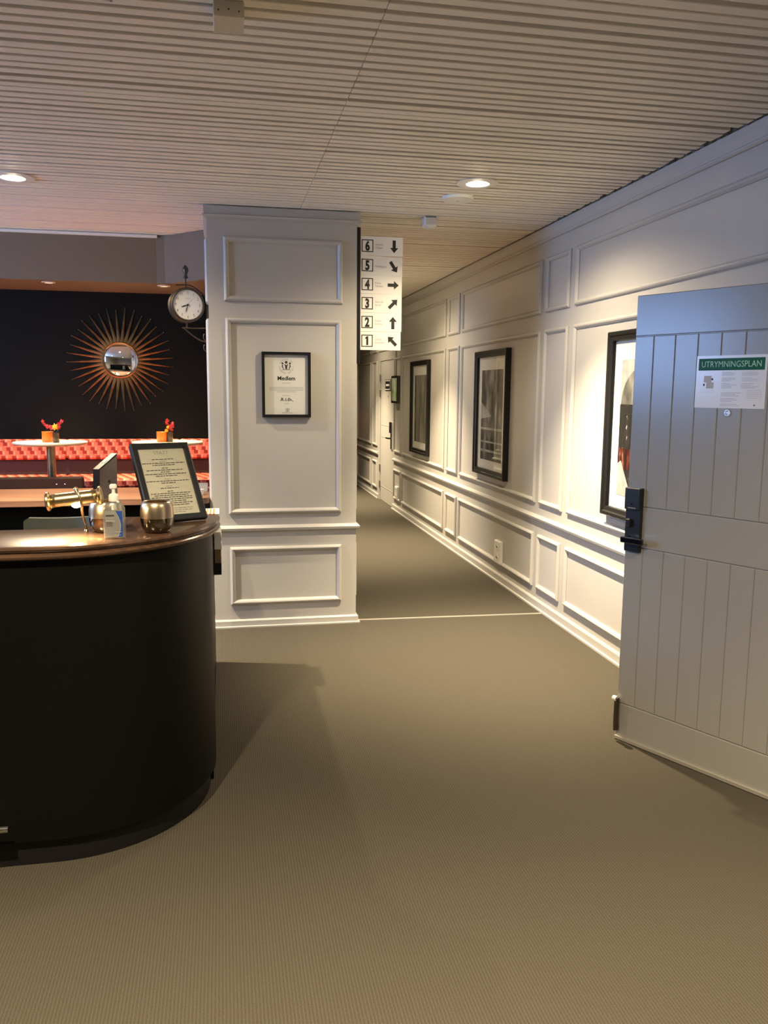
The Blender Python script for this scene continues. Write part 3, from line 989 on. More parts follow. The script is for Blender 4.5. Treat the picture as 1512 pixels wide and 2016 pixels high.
names = [('6', ['Hemsta', 'Wagen'], 180), ('5', ['Paddington'], 214), ('4', ['Roma', 'Termini'], 270), ('3', ['Gare du', 'Nord'], 315), ('2', ['Grand', 'Central'], 0), ('1', ['Orient', 'Expressen'], 45)]
tilts = [0.0, -0.022, -0.010, -0.004, 0.0, 0.002]
for k, (num, words, rot) in enumerate(names):
    zc = 2.516 - k * 0.1212 - 1.76
    tl = tilts[k]
    mp = lambda u, v, h, zc=zc, tl=tl: (0.010 + u, -0.012 - h, zc + v + tl * u)
    wdt = (0.283, 0.281, 0.279, 0.279, 0.279, 0.274)[k]
    ph = 0.1195
    pnl = MB().plate(0.002, wdt, -ph / 2, ph / 2, 0.0, 0.004, mp).build('sign_panel', 'sign_white', sg_t)
    MB().frame(0.010, 0.086, -0.039, 0.039, [(0, 0.0042), (0, 0.005), (0.0055, 0.005), (0.0055, 0.0042)], mp).build('number_box', 'ink', pnl)
    if num == '1':
        MB().poly([(0.043, -0.028), (0.056, -0.028), (0.056, 0.029), (0.046, 0.029), (0.036, 0.020), (0.036, 0.011), (0.043, 0.015)], 0.0052, mp).build('number', 'ink', pnl)
    else:
        MB().text(num, 0.048, -0.0280, 0.080, 0.0052, mp, 'CENTER', bold=0.0038, sx=0.72).build('number', 'ink', pnl)
    tw = MB()
    for j, wd_ in enumerate(words):
        yy = (0.004 if len(words) == 2 else -0.010) - j * 0.020
        tw.text(wd_, 0.100, yy, 0.0185, 0.0046, mp, 'LEFT', sx=0.88)
    tw.build('name_lettering', 'ink_grey', pnl)
    ar = arrow_pts(wdt - 0.058, 0.0 if k not in (1, 4) else -0.003, math.radians(rot), L=0.080 if k != 2 else 0.074, hw=0.0105, hd=0.027, hl=0.032)
    MB().poly(ar, 0.0046, mp).build('arrow', 'ink', pnl)

# ------------------------------------------------------------------ reception desk
DC = (-0.58, 3.245)


def desk_outline(r, back, inner, xl=-3.4):
    """plan: straight front, quarter round end, wide end pad, narrow strip"""
    pts = [(xl, DC[1] - r)]
    n = 26
    for k in range(n + 1):
        a = -PI / 2 + (PI / 2) * k / n
        pts.append((DC[0] + r * math.cos(a), DC[1] + r * math.sin(a)))
    pts.append((DC[0] + r, back))
    pts.append((-0.36, back))
    pts.append((-0.42, back - 0.03))
    pts.append((-0.48, inner + 0.03))
    pts.append((-0.54, inner))
    pts.append((xl, inner))
    return pts


desk = thing('reception_desk', 'dark rounded reception desk with polished brown wooden counter', 'desk', (DC[0], DC[1], 0))
dp_ = lambda x, y, z: (x - DC[0], y - DC[1], z)
MB().prism(desk_outline(0.505, 3.25, 2.95), 0.0, 0.10, dp_).build('plinth', 'black', desk, smooth=True)
MB().prism(desk_outline(0.530, 3.255, 2.975), 0.095, 1.045, dp_).build('body', 'desk_dark', desk, smooth=True)
top = MB()
prof = [(1.045, 0.535), (1.047, 0.556), (1.053, 0.563), (1.060, 0.565), (1.066, 0.560), (1.069, 0.553), (1.072, 0.553), (1.075, 0.560), (1.082, 0.564), (1.089, 0.562), (1.093, 0.554)]
rings_ = []
for z, r in prof:
    ex_ = r - 0.565
    rings_.append([dp_(x, y, z) for x, y in desk_outline(r, 3.272 + ex_ * 0.3, 3.02 + ex_ * 0.3)])
n = len(rings_[0])
vs = [p for rg in rings_ for p in rg]
fc = [(i * n + k, i * n + (k + 1) % n, (i + 1) * n + (k + 1) % n, (i + 1) * n + k) for i in range(len(rings_) - 1) for k in range(n)]
fc += [tuple(range(n))[::-1], tuple((len(rings_) - 1) * n + k for k in range(n))]
top.add(vs, fc)
top.build('countertop', 'wood_dark', desk, smooth=True)
fr_ = MB().tube([dp_(-3.3, 2.655, 0.178), dp_(-0.70, 2.655, 0.178)], 0.011, 10)
rail = fr_.build('foot_rail', 'chrome', desk, smooth=True)
for xx in (-0.9, -1.9, -2.9):
    MB().tube([dp_(xx, 2.655, 0.178), dp_(xx, 2.718, 0.178)], 0.008, 8).build('rail_bracket', 'chrome', rail)

# low side panel closing the staff area
MB().box(dp_(-0.086, 3.262, 0.0), dp_(-0.062, 4.76, 0.905)).build('side_panel', 'desk_dark', desk)

# wooden counter behind the desk, ending at the pillar
rd = thing('back_counter', 'light wooden counter behind the reception desk, ending at the pillar', 'counter', (-1.5, 5.8, 0))
rp_ = lambda x, y, z: (x + 1.5, y - 5.8, z)
tpoly = [(-3.4, 5.50)] + [(-0.145 + 0.05 * math.sin(PI / 2 * k / 6), 5.55 - 0.05 * math.cos(PI / 2 * k / 6)) for k in range(7)] + [(-0.095, 6.17), (-3.4, 6.17)]
MB().prism(tpoly, 0.838, 0.876, rp_).build('counter_top', 'wood_light', rd)
MB().box(rp_(-3.3, 5.60, 0.0), rp_(-0.19, 5.63, 0.838)).build('front_panel', 'desk_dark', rd)
MB().box(rp_(-0.17, 5.56, 0.0), rp_(-0.135, 6.12, 0.838)).build('end_panel', 'desk_dark', rd)
MB().box(rp_(-1.62, 5.57, 0.0), rp_(-1.56, 5.599, 0.838)).build('pilaster', 'desk_dark', rd)
ps = thing('padded_screen', 'low dark brown padded screen behind the wooden back counter', 'screen', (-2.1, 6.205, 0))
MB().rbox((-1.2, -0.025, 0.05), (1.115, 0.025, 0.957), 0.012).build('pad', 'leather', ps)
for xx in (-1.1, 0.0, 1.0):
    MB().box((xx, -0.02, 0.0), (xx + 0.05, 0.02, 0.052)).build('foot', 'black', ps)
for xx in (0.935, 0.990):
    MB().sphere((xx, -0.0255, 0.905), 0.006, 8, 6).build('button', 'chrome', ps)

# rack of leaflets on the side panel
rk = thing('leaflet_rack', 'dark leaflet rack hanging on the desk side panel beside the pillar', 'rack', (-0.0615, 4.62, 0.575))
MB().box((0, -0.10, 0), (0.005, 0.10, 0.24)).build('back_plate', 'black', rk)
MB().box((0.005, -0.10, 0), (0.042, 0.10, 0.062)).build('tray', 'black', rk)
lt = thing('leaflet_stack', 'stack of white leaflets in the rack beside the pillar', 'leaflets', (-0.036, 4.62, 0.716))
for k in range(8):
    MB().box((-0.0195 + 0.0008 * (k % 3), -0.095, k * 0.012), (0.020 - 0.0009 * (k % 4), 0.095, k * 0.012 + 0.0112)).build('leaflet', 'paper', lt)
kb = MB().rbox((-0.019, -0.09, 0.0), (0.016, 0.09, 0.078), 0.002).build('brown_carton', 'kraft')
kb.location = (-0.036, 4.62, 0.6375)
tag(kb, 'brown carton under the white leaflets in the rack', 'carton')
ol = thing('orange_leaflet', 'white leaflet with orange print lying on the desk side panel', 'leaflets', (-0.066, 4.62, 0.9052))
MB().box((-0.035, -0.105, 0), (0.040, 0.105, 0.010)).build('sheets', 'paper', ol)
for k in range(3):
    MB().box((-0.030 + k * 0.018, -0.1052, 0.002), (-0.020 + k * 0.018, 0.09, 0.0105)).build('orange_bar', 'orange_print', ol)

# cup and tray on the back counter
cpt = thing('paper_cup', 'small white cup on the back counter beside the menu frame', 'cup', (-0.150, 5.66, 0.876))
MB().lathe([(0.0001, 0.0), (0.015, 0.0), (0.021, 0.040), (0.0195, 0.040), (0.014, 0.004), (0.0001, 0.004)], 20, cap=False).build('cup', 'paper', cpt, smooth=True)
bxt = thing('acrylic_tray', 'low clear tray on the back counter by the pillar', 'tray', (-0.16, 5.93, 0.876))
MB().rbox((-0.06, -0.08, 0.0), (0.05, 0.08, 0.006), 0.001).build('bottom', 'ink_grey', bxt)
for (a, c) in (((-0.06, -0.08, 0.006), (0.05, -0.077, 0.045)), ((-0.06, 0.077, 0.006), (0.05, 0.08, 0.045)), ((-0.06, -0.077, 0.006), (-0.057, 0.077, 0.045)), ((0.047, -0.077, 0.006), (0.05, 0.077, 0.045))):
    MB().box(a, c).build('side', 'label_grey', bxt)

# office chair
oc = thing('office_chair', 'grey green office chair behind the reception counter', 'chair', (-0.70, 3.72, 0))
bk = MB()
nu, nv = 16, 6
vs, fs = [], []
for side in (0, 1):
    for j in range(nv + 1):
        v = j / nv
        for k in range(nu + 1):
            u = k / nu * 2 - 1
            wdt = 0.138 + 0.012 * (1 - v)
            edge = max(0.0, abs(u) - 0.86) / 0.14
            z = 0.56 + v * (0.475 - 0.012 * (1 - u * u)) - (0.014 * edge * edge if v > 0.95 else 0)
            yv = 0.05 * u * u * -1 + 0.02 * v + side * 0.030
            vs.append((u * wdt, yv, z))
stp = (nv + 1) * (nu + 1)
for side in (0, 1):
    for j in range(nv):
        for k in range(nu):
            a = side * stp + j * (nu + 1) + k
            fs.append((a, a + 1, a + nu + 2, a + nu + 1))
bd = [k for k in range(nu + 1)] + [j * (nu + 1) + nu for j in range(1, nv + 1)] + [nv * (nu + 1) + k for k in range(nu - 1, -1, -1)] + [j * (nu + 1) for j in range(nv - 1, 0, -1)]
for a, c in zip(bd, bd[1:] + bd[:1]):
    fs.append((a, c, c + stp, a + stp))
bk.add(vs, fs)
bk.build('backrest', 'chair_shell', oc, smooth=True)
MB().rbox((-0.21, -0.42, 0.44), (0.21, -0.02, 0.50), 0.02).build('seat', 'chair_shell', oc)
MB().box((-0.03, 0.0, 0.42), (0.03, 0.055, 0.62)).build('back_bracket', 'black', oc)
MB().tube([(0, -0.22, 0.08), (0, -0.22, 0.44)], 0.03, 12).build('gas_post', 'chrome', oc)
for k in range(5):
    a = 2 * PI * k / 5
    MB().tube([(0, -0.22, 0.09), (0.24 * math.cos(a), -0.22 + 0.24 * math.sin(a), 0.06)], [0.022, 0.014], 8).build('leg', 'black', oc)
    MB().sphere((0.24 * math.cos(a), -0.22 + 0.24 * math.sin(a), 0.026), 0.026, 10, 6).build('caster', 'black', oc, smooth=True)

# ------------------------------------------------------------------ things on the counter
ZT = 1.093


def candle_holder(x, y, label):
    t = thing('candle_holder', label, 'candle holder', (x, y, ZT), group='metallic candle holders on the counter')
    def rr(z):
        ks = [(0.0, 0.040), (0.012, 0.0495), (0.03, 0.0550), (0.055, 0.0570), (0.08, 0.0560), (0.098, 0.0525), (0.108, 0.0475)]
        for (za, ra), (zb, rb) in zip(ks[:-1], ks[1:]):
            if z <= zb:
                return ra + (rb - ra) * (z - za) / (zb - za)
        return ks[-1][1]
    lo_ = [(0.0001, 0.0), (0.034, 0.0), (0.042, 0.004)] + [(rr(z), z) for z in (0.014, 0.026, 0.038, 0.052)]
    hi_ = [(rr(z), z) for z in (0.052, 0.064, 0.076, 0.088, 0.098, 0.105)] + [(rr(0.105) - 0.003, 0.108), (rr(0.105) - 0.006, 0.105), (rr(0.09) - 0.005, 0.09), (rr(0.05) - 0.005, 0.03), (0.0001, 0.012)]
    MB().lathe(lo_, 40, cap=False).build('lower_reflection', 'dark_reflection', t, smooth=True)  # one metal all over; its dark reflection is put into the lower half's colour
    MB().lathe(hi_, 40, cap=False).build('upper_band', 'champagne', t, smooth=True)
    return t


candle_holder(-0.2265, 2.905, 'gold metallic candle holder with a painted dark reflection below, in front of the menu frame')
candle_holder(-0.399, 2.940, 'gold metallic candle holder half hidden behind the sanitizer bottle')

# sanitizer bottle
hs = thing('sanitizer_bottle', 'clear hand sanitizer pump bottle with blue label on the counter', 'bottle', (-0.354, 2.800, ZT))
bt = MB()
prof = [(0.0, 0.028, 0.018), (0.004, 0.034, 0.023), (0.06, 0.0345, 0.0235), (0.100, 0.033, 0.023), (0.113, 0.028, 0.020), (0.121, 0.018, 0.016), (0.126, 0.013, 0.013)]
vs, fs = [], []
seg = 36
for z, a, c in prof:
    for k in range(seg):
        th = 2 * PI * k / seg
        e = 0.45
        vs.append((a * math.copysign(abs(math.cos(th)) ** e, math.cos(th)), c * math.copysign(abs(math.sin(th)) ** e, math.sin(th)), z))
for i_ in range(len(prof) - 1):
    for k in range(seg):
        fs.append((i_ * seg + k, i_ * seg + (k + 1) % seg, (i_ + 1) * seg + (k + 1) % seg, (i_ + 1) * seg + k))
fs.append(tuple(range(seg))[::-1])
bt.add(vs, fs)
bt.build('bottle', 'bottle_clear', hs, smooth=True)
MB().lathe([(0.0165, 0.124), (0.0165, 0.142), (0.014, 0.146), (0.006, 0.150), (0.0055, 0.166), (0.0001, 0.166)], 20).build('cap', 'white_plastic', hs, smooth=True)
MB().rbox((-0.012, -0.009, 0.163), (0.011, 0.009, 0.180), 0.004).build('pump_head', 'white_plastic', hs)
MB().tube([(0, 0, 0.095), (0, 0, 0.125)], 0.008, 12).build('pump_tube', 'white_plastic', hs)
hm_ = lambda u, v, h: (u, -0.0242 - h, v)
MB().rect(-0.0265, 0.0265, 0.008, 0.094, 0.0002, hm_).build('film_label', 'label_film', hs)
lb = MB()
n = 12
cur = [(0.004 + 0.018 * math.sin(PI * k / n * 0.82 + 0.1), 0.094 - 0.086 * k / n) for k in range(n + 1)]
lb.poly(cur + [(0.027, 0.008), (0.027, 0.094)], 0.0006, hm_)
lb.build('blue_label', 'blue_label', hs)
l2 = MB()
for p0, p1 in zip(cur[:-1], cur[1:]):
    l2.poly([(p0[0] - 0.0014, p0[1]), (p1[0] - 0.0014, p1[1]), (p1[0], p1[1]), (p0[0], p0[1])], 0.0009, hm_)
l2.rect(-0.024, 0.003, 0.060, 0.0625, 0.0008, hm_)
l2.rect(0.004, 0.024, 0.024, 0.0255, 0.001, hm_)
l2.rect(0.000, 0.022, 0.014, 0.0152, 0.001, hm_)
l2.build('label_line', 'label_grey', hs)
l3 = MB()
l3.rect(-0.024, 0.002, 0.076, 0.0815, 0.0008, hm_)
for k, wd in enumerate((0.018, 0.022, 0.020, 0.022)):
    l3.rect(-0.024, -0.024 + wd, 0.0565 - k * 0.004, 0.0582 - k * 0.004, 0.0008, hm_)
l3.build('label_print', 'ink_brown', hs)

# menu frame leaning back
mfa = math.radians(25)
mfx, mfy = -0.165, 3.095
lean = math.atan2(0.18, 0.28)
mf = thing('menu_frame', 'black framed menu card leaning back on the counter', 'menu', (mfx, mfy, ZT), (0, 0, mfa))
W2, H2 = 0.113, 0.332
cl_, sl_ = math.cos(lean), math.sin(lean)
mm = lambda u, v, h: (u, v * sl_ - h * cl_, v * cl_ + h * sl_)
MB().frame(-W2, W2, 0.0085, H2, [(0, -0.010), (0, 0.012), (0.004, 0.014), (0.021, 0.014), (0.021, 0.0)], mm).build('frame', 'navy', mf)
MB().plate(-W2 + 0.001, W2 - 0.001, 0.0095, H2 - 0.001, -0.010, -0.004, mm).build('backing', 'kraft', mf)
MB().plate(-W2 + 0.015, W2 - 0.015, 0.022, H2 - 0.015, -0.004, 0.002, mm).build('menu_card', 'paper_warm', mf)
sb_ = MB().prism([(0.165, 0.0), (0.169, 0.0), (0.138, 0.175), (0.134, 0.175)], -0.035, 0.035, lambda a, c, d: (d, a, c))
sb_.build('easel_back', 'kraft', mf)
MB().text('STATT', 0.0, 0.288, 0.020, 0.0022, mm, 'CENTER').build('logo', 'ink_grey', mf)
ml_ = MB()
random.seed(11)
vv_ = 0.268
pat = [(0.042, 1), (0.014, 0), (0.083, 1), (0.045, 1), None, (0.012, 1), (0.072, 1), (0.020, 1), (0.082, 1), (0.042, 1), None, (0.012, 0), (0.083, 1), (0.028, 1), None, (0.012, 0), (0.036, 1), None, (0.012, 1), (0.078, 1), (0.066, 1), (0.080, 1), (0.080, 1), (0.052, 1), (0.075, 1), (0.062, 1), None, (0.070, 0), (0.066, 0), (0.04, 0)]
mg_ = MB()
for p_ in pat:
    if p_ is None:
        vv_ -= 0.0052
        continue
    u = -p_[0]
    while u < p_[0]:
        wd = random.uniform(0.006, 0.018)
        (ml_ if p_[1] else mg_).rect(u, min(u + wd, p_[0]), vv_ - 0.0032, vv_, 0.0022, mm)
        u += wd + 0.0022
    vv_ -= 0.0082
ml_.build('menu_text', 'ink_brown', mf)
mg_.build('menu_text', 'ink_grey', mf)
MB().rect(-W2 + 0.019, W2 - 0.019, 0.028, H2 - 0.019, 0.005, mm).build('glass', 'glass', mf, recalc=False)

# black framed stand seen from the side
bs = thing('sign_holder', 'black edged glossy sign holder standing between the lamp and the menu', 'sign holder', (-0.425, 3.19, ZT), (0, 0, math.radians(58)))
tlt = 0.55
hp = lambda u, v, h: (u, -h - v * 0.04, v + (u + 0.05) * tlt * min(1.0, max(0, v / 0.22)))
MB().plate(-0.052, 0.052, 0.0, 0.198, -0.026, 0.0, hp).build('body', 'black', bs)
MB().plate(-0.047, 0.050, 0.004, 0.192, 0.0, 0.0015, hp).build('glossy_front', 'smoke_panel', bs)
MB().lathe([(0.0001, 0.0), (0.006, 0.0)], 14, (0, 0, 0), axis='Y', cap=False).build('emblem', 'ink', bs, loc=hp(0.004, 0.130, 0.0025))
MB().plate(-0.012, 0.006, 0.1982, 0.1988, -0.020, -0.006, hp).build('paper_edge', 'paper', bs)

# brass picture lamp
la = thing('desk_lamp', 'brass tube desk lamp glowing on the counter', 'lamp', (-0.468, 2.955, ZT))
lm = lambda x, y, z: (x + 0.468, y - 2.955, z - ZT)
A, B = Vector((-0.548, 2.800, 1.2194)), Vector((-0.406, 2.803, 1.2342))
ax = (B - A).normalized()
side = Vector((0, 1, 0))
upv = side.cross(ax) * -1
if upv.z < 0:
    upv = -upv
R_ = 0.0225
shade = MB()
seg = 28
n = 8
vs, fs = [], []
for i_ in range(n + 1):
    c0 = A + (B - A) * (i_ / n)
    for k in range(seg + 1):
        a = math.radians(-62 + (360 - 56) * k / seg)
        p = c0 + R_ * (math.cos(a) * side + math.sin(a) * upv) if False else c0 + R_ * (math.cos(a) * side + math.sin(a) * upv)
        vs.append(lm(*p))
for i_ in range(n):
    for k in range(seg):
        fs.append((i_ * (seg + 1) + k, i_ * (seg + 1) + k + 1, (i_ + 1) * (seg + 1) + k + 1, (i_ + 1) * (seg + 1) + k))
shade.add(vs, fs)
sh = shade.build('lamp_shade', 'brass', la, smooth=True, recalc=False)
sm_ = sh.modifiers.new('solid', 'SOLIDIFY')
sm_.thickness = 0.0015
for end, sgn in ((A, -1), (B, 1)):
    e1 = end - ax * sgn * 0.002
    pts = [e1, e1 + ax * sgn * 0.004, e1 + ax * sgn * 0.008, e1 + ax * sgn * 0.014, e1 + ax * sgn * 0.018, e1 + ax * sgn * 0.019]
    MB().tube([lm(*p) for p in pts], [R_, R_ + 0.001, R_ + 0.008, R_ + 0.009, R_ + 0.003, 0.004], 20).build('end_cap', 'brass', la, smooth=True)
bA, bB = A + (B - A) * 0.42 - upv * 0.017 - side * 0.007, A + (B - A) * 0.66 - upv * 0.017 - side * 0.007
MB().tube([lm(*(bA + (bB - bA) * f_)) for f_ in (0, 0.12, 0.3, 0.5, 0.7, 0.88, 1)], [0.003, 0.009, 0.0125, 0.0135, 0.0125, 0.009, 0.003], 14).build('bulb', 'bulb_on', la, smooth=True)
top_p = A + (B - A) * 0.56 + upv * 0.026
arm = [top_p + Vector((-0.002, 0.0, 0.003)), top_p + Vector((0.008, -0.020, 0.002)), top_p + Vector((0.016, -0.030, -0.020)), top_p + Vector((0.020, -0.024, -0.052)), top_p + Vector((0.012, 0.030, -0.085)), Vector((-0.464, 2.90, 1.135)), Vector((-0.468, 2.950, 1.112)), Vector((-0.468, 2.955, 1.096))]
sm2 = []
for p0, p1 in zip(arm[:-1], arm[1:]):
    for k in range(4):
        sm2.append(p0 + (p1 - p0) * (k / 4))
sm2.append(arm[-1])
for _ in range(3):
    sm2 = [sm2[0]] + [(a + b_ * 2 + c) / 4 for a, b_, c in zip(sm2[:-2], sm2[1:-1], sm2[2:])] + [sm2[-1]]
MB().tube([lm(*p) for p in sm2], 0.0042, 10).build('arm', 'brass', la, smooth=True)
MB().sphere(lm(*(top_p + Vector((0.0, 0, 0.004)))), 0.008, 12, 8).build('swivel', 'brass', la, smooth=True)
MB().lathe([(0.0001, 0.010), (0.004, 0.009), (0.0075, 0.005), (0.008, 0.0), (0.0001, 0.0)], 24, lm(-0.468, 2.955, ZT), cap=False).build('base', 'brass', la, smooth=True)
pl_ = bpy.data.lights.new('lamp_glow', 'SPOT')
pl_.energy = 4.0
pl_.color = (1.0, 0.72, 0.36)
pl_.spot_size = math.radians(130)
pl_.spot_blend = 0.6
pl_.shadow_soft_size = 0.012
plo = bpy.data.objects.new('lamp_glow', pl_)
COL.objects.link(plo)
plo.parent = la
plo.location = lm(*((bA + bB) / 2 - upv * 0.015))

# ------------------------------------------------------------------ lounge: mirror, clock, banquette, tables
mr = thing('sunburst_mirror', 'round sunburst mirror with thin gold rays on the dark wall', 'mirror', (-0.826, YD, 1.822))
MB().lathe([(0.130, 0.012), (0.134, 0.024), (0.142, 0.030), (0.150, 0.024), (0.153, 0.0), (0.130, 0.0)], 40, axis='Y', cap=False).build('rim', 'brass_old', mr, smooth=True)
gl = [(0.134 * k / 10 + 0.00001, 0.012 + 0.022 * (1 - (k / 10) ** 2)) for k in range(11)]
MB().lathe(gl, 40, axis='Y', cap=False).build('mirror_glass', 'mirror', mr, smooth=True)
NR = 36
ray_meshes = []
for ln in (0.425, 0.405, 0.36):
    rm = MB()
    r0 = 0.138
    w0, w1 = 0.0145, 0.0028
    rm.add([(r0, -0.012, -w0), (r0, -0.012, w0), (r0, -0.026, 0), (r0 + 0.09, -0.011, -w0 * 0.75), (r0 + 0.09, -0.011, w0 * 0.75), (r0 + 0.09, -0.022, 0), (ln, -0.010, -w1), (ln, -0.010, w1), (ln, -0.0145, 0)],
           [(0, 1, 4, 3), (1, 2, 5, 4), (2, 0, 3, 5), (3, 4, 7, 6), (4, 5, 8, 7), (5, 3, 6, 8), (0, 2, 1), (6, 7, 8)])
    rm.sphere((ln, -0.012, 0), 0.0042, 8, 6)
    me = rm.mesh('ray', 'brass_old')
    ray_meshes.append(me)
random.seed(5)
for k in range(NR):
    a = 2 * PI * k / NR + PI / NR * 0.6
    link_obj('ray', ray_meshes[(0, 1, 0, 0, 1)[k % 5]], mr, (0, 0, 0), (0, -a, 0))

# double sided clock on a bracket
ck = thing('bracket_clock', 'round white faced clock on a black scrolled bracket at the pillar', 'clock', (-0.219, 5.78, 2.136), (0, 0, math.radians(14)))
R0 = 0.112
MB().lathe([(0.096, 0.052), (0.102, 0.055), (R0, 0.050), (R0 + 0.002, 0.040), (0.103, 0.034), (0.103, -0.034), (R0 + 0.002, -0.040), (R0, -0.050), (0.096, -0.052)], 48, axis='Y', cap=False).build('case', 'bronze', ck, smooth=True)
MB().lathe([(0.0001, 0.046), (0.099, 0.046), (0.099, -0.046), (0.0001, -0.046)], 48, axis='Y', cap=False).build('dial', 'paper', ck)
km2 = lambda u, v, h: (u, -0.0463 - h, v)
nb = MB()
for k in range(1, 13):
    a = PI / 2 - 2 * PI * k / 12
    nb.text(str(k), 0.078 * math.cos(a), 0.078 * math.sin(a) - 0.008, 0.025, 0.0004, km2, 'CENTER', sx=0.72)
nb.build('numerals', 'ink_brown', ck)
MB().rect(-0.018, 0.018, 0.038, 0.042, 0.0003, km2).build('maker_mark', 'ink_pale', ck)


def hand(L_, w_, deg, h, nm, mt, back=0.0):
    a = math.radians(90 - deg)
    dx, dz = math.cos(a), math.sin(a)
    nx, nz = -dz, dx
    MB().poly([(-dx * back - nx * w_ * 0.4, -dz * back - nz * w_ * 0.4), (dx * L_ * 0.6 - nx * w_, dz * L_ * 0.6 - nz * w_), (dx * L_, dz * L_), (dx * L_ * 0.6 + nx * w_, dz * L_ * 0.6 + nz * w_), (-dx * back + nx * w_ * 0.4, -dz * back + nz * w_ * 0.4)], h, km2).build(nm, mt, ck)


hand(0.050, 0.004, 250, 0.002, 'hour_hand', 'ink')
hand(0.058, 0.0035, 197, 0.003, 'minute_hand', 'ink')
hand(0.060, 0.0007, 40, 0.004, 'second_hand', 'ink_brown', 0.012)
MB().lathe([(0.0001, 0.052), (0.006, 0.052), (0.006, 0.046)], 14, axis='Y').build('hub', 'ink', ck)
fin = MB().tube([(0, 0, R0 - 0.002), (0, 0, 0.178)], 0.0045, 8)
post = fin.build('finial_rod', 'bronze', ck)
MB().lathe([(0.004, 0.172), (0.016, 0.176), (0.018, 0.184), (0.010, 0.192), (0.012, 0.206), (0.021, 0.226), (0.017, 0.244), (0.006, 0.258), (0.0001, 0.262)], 10).build('finial', 'bronze', post, smooth=True)
# bracket arms (drawn in world space, pillar side at x = -0.07)
cr_, sr_ = math.cos(math.radians(-14)), math.sin(math.radians(-14))


def ckl(x, y, z):
    dx_, dy_ = x + 0.219, y - 5.78
    return (cr_ * dx_ - sr_ * dy_, sr_ * dx_ + cr_ * dy_, z - 2.136)


b1 = [ckl(-0.285, 5.78, 2.266), ckl(-0.235, 5.78, 2.270), ckl(-0.19, 5.78, 2.266), ckl(-0.15, 5.78, 2.246), ckl(-0.11, 5.78, 2.212), ckl(-0.088, 5.78, 2.18)]
MB().tube(b1, 0.0042, 8).build('upper_arm', 'bronze', ck, smooth=True)
MB().tube([(0, 0, -R0 + 0.002), (0, 0, -0.148)], 0.006, 8).build('lower_rod', 'bronze', ck)
MB().tube([ckl(-0.25, 5.78, 1.990), ckl(-0.075, 5.78, 1.990)], 0.0048, 8).build('lower_arm', 'bronze', ck)
sc = [ckl(-0.235 + 0.15 * k / 10, 5.78, 1.985 - 0.085 * math.sin(PI / 2 * k / 10)) for k in range(11)]
MB().tube(sc, 0.0038, 8).build('brace', 'bronze', ck, smooth=True)
MB().box(ckl(-0.088, 5.77, 1.815), ckl(-0.071, 5.79, 2.25)).build('wall_bar', 'bronze', ck)
for zc in (1.932, 1.862):
    lp = [ckl(-0.086 + 0.0, 5.757 + 0.0, zc)] and [(ckl(-0.092 + 0.020 * math.sin(2 * PI * k / 16), 5.765, zc + 0.026 * math.cos(2 * PI * k / 16))) for k in range(15)]
    MB().tube(lp, 0.0035, 8).build('scroll', 'bronze', ck, smooth=True)


# banquette
def banquette(x0, x1, yw, label, ztop=1.166):
    t = thing('banquette', label, 'banquette', ((x0 + x1) / 2, yw - 0.25, 0))
    bx_, by_ = (x0 + x1) / 2, yw - 0.25
    q = lambda x, y, z: (x - bx_, y - by_, z)
    MB().box(q(x0, yw - 0.49, 0.0), q(x1, yw - 0.02, 0.805)).build('base', 'banq_dark', t)
    n_ = max(1, round((x1 - x0) / 0.9))
    for k in range(n_):
        a = x0 + (x1 - x0) * k / n_
        c = x0 + (x1 - x0) * (k + 1) / n_
        MB().rbox(q(a + 0.001, yw - 0.52, 0.806), q(c - 0.001, yw - 0.075, 0.875), 0.014).build('seat_cushion', 'banquette_cloth', t)
        MB().rbox(q(a + 0.001, yw - 0.115, 1.000), q(c - 0.001, yw - 0.022, ztop), 0.014).build('back_cushion', 'banquette_cloth', t)
    MB().box(q(x0, yw - 0.074, 0.805), q(x1, yw - 0.002, 0.999)).build('back_panel', 'banq_dark', t)
    return t


banquette(-4.0, 0.55, YD, 'long coral red patterned banquette against the dark wall')
banquette(1.2, 4.2, END_Y, 'red patterned banquette glimpsed at the far corridor end', 1.19)


def bar_table(x, y, label):
    t = thing('bar_table', label, 'table', (x, y, 0), group='round bar tables by the banquette')
    MB().lathe([(0.0001, 1.166), (0.245, 1.166), (0.262, 1.176), (0.264, 1.184), (0.262, 1.187), (0.0001, 1.187)], 56, cap=False).build('table_top', 'table_white', t, smooth=True)
    MB().lathe([(0.031, 0.015), (0.031, 1.158), (0.06, 1.166)], 24, cap=True).build('pole', 'brass_old', t, smooth=True)
    MB().lathe([(0.0001, 0.0), (0.20, 0.0), (0.20, 0.008), (0.03, 0.018)], 40, cap=False).build('base', 'brass_old', t, smooth=True)
    return t


bar_table(-1.262, 6.53, 'round cream bar table at the left edge of the lounge')
bar_table(-0.412, 6.50, 'round cream bar table nearest the pillar')


def candle_glass(x, y, label):
    t = thing('candle_glass', label, 'candle', (x, y, 1.1872), group='orange candle glasses on the bar tables')
    MB().lathe([(0.0001, 0.0), (0.036, 0.0), (0.039, 0.008), (0.040, 0.076), (0.037, 0.078), (0.036, 0.070), (0.0001, 0.066)], 28, cap=False).build('glass', 'orange_glass', t, smooth=True)
    MB().tube([(0, 0, 0.066), (0, 0, 0.074)], 0.0015, 6).build('wick', 'ink', t)
    return t


candle_glass(-1.275, 6.50, 'orange candle glass on the left bar table')
candle_glass(-0.450, 6.47, 'orange candle glass on the right bar table')


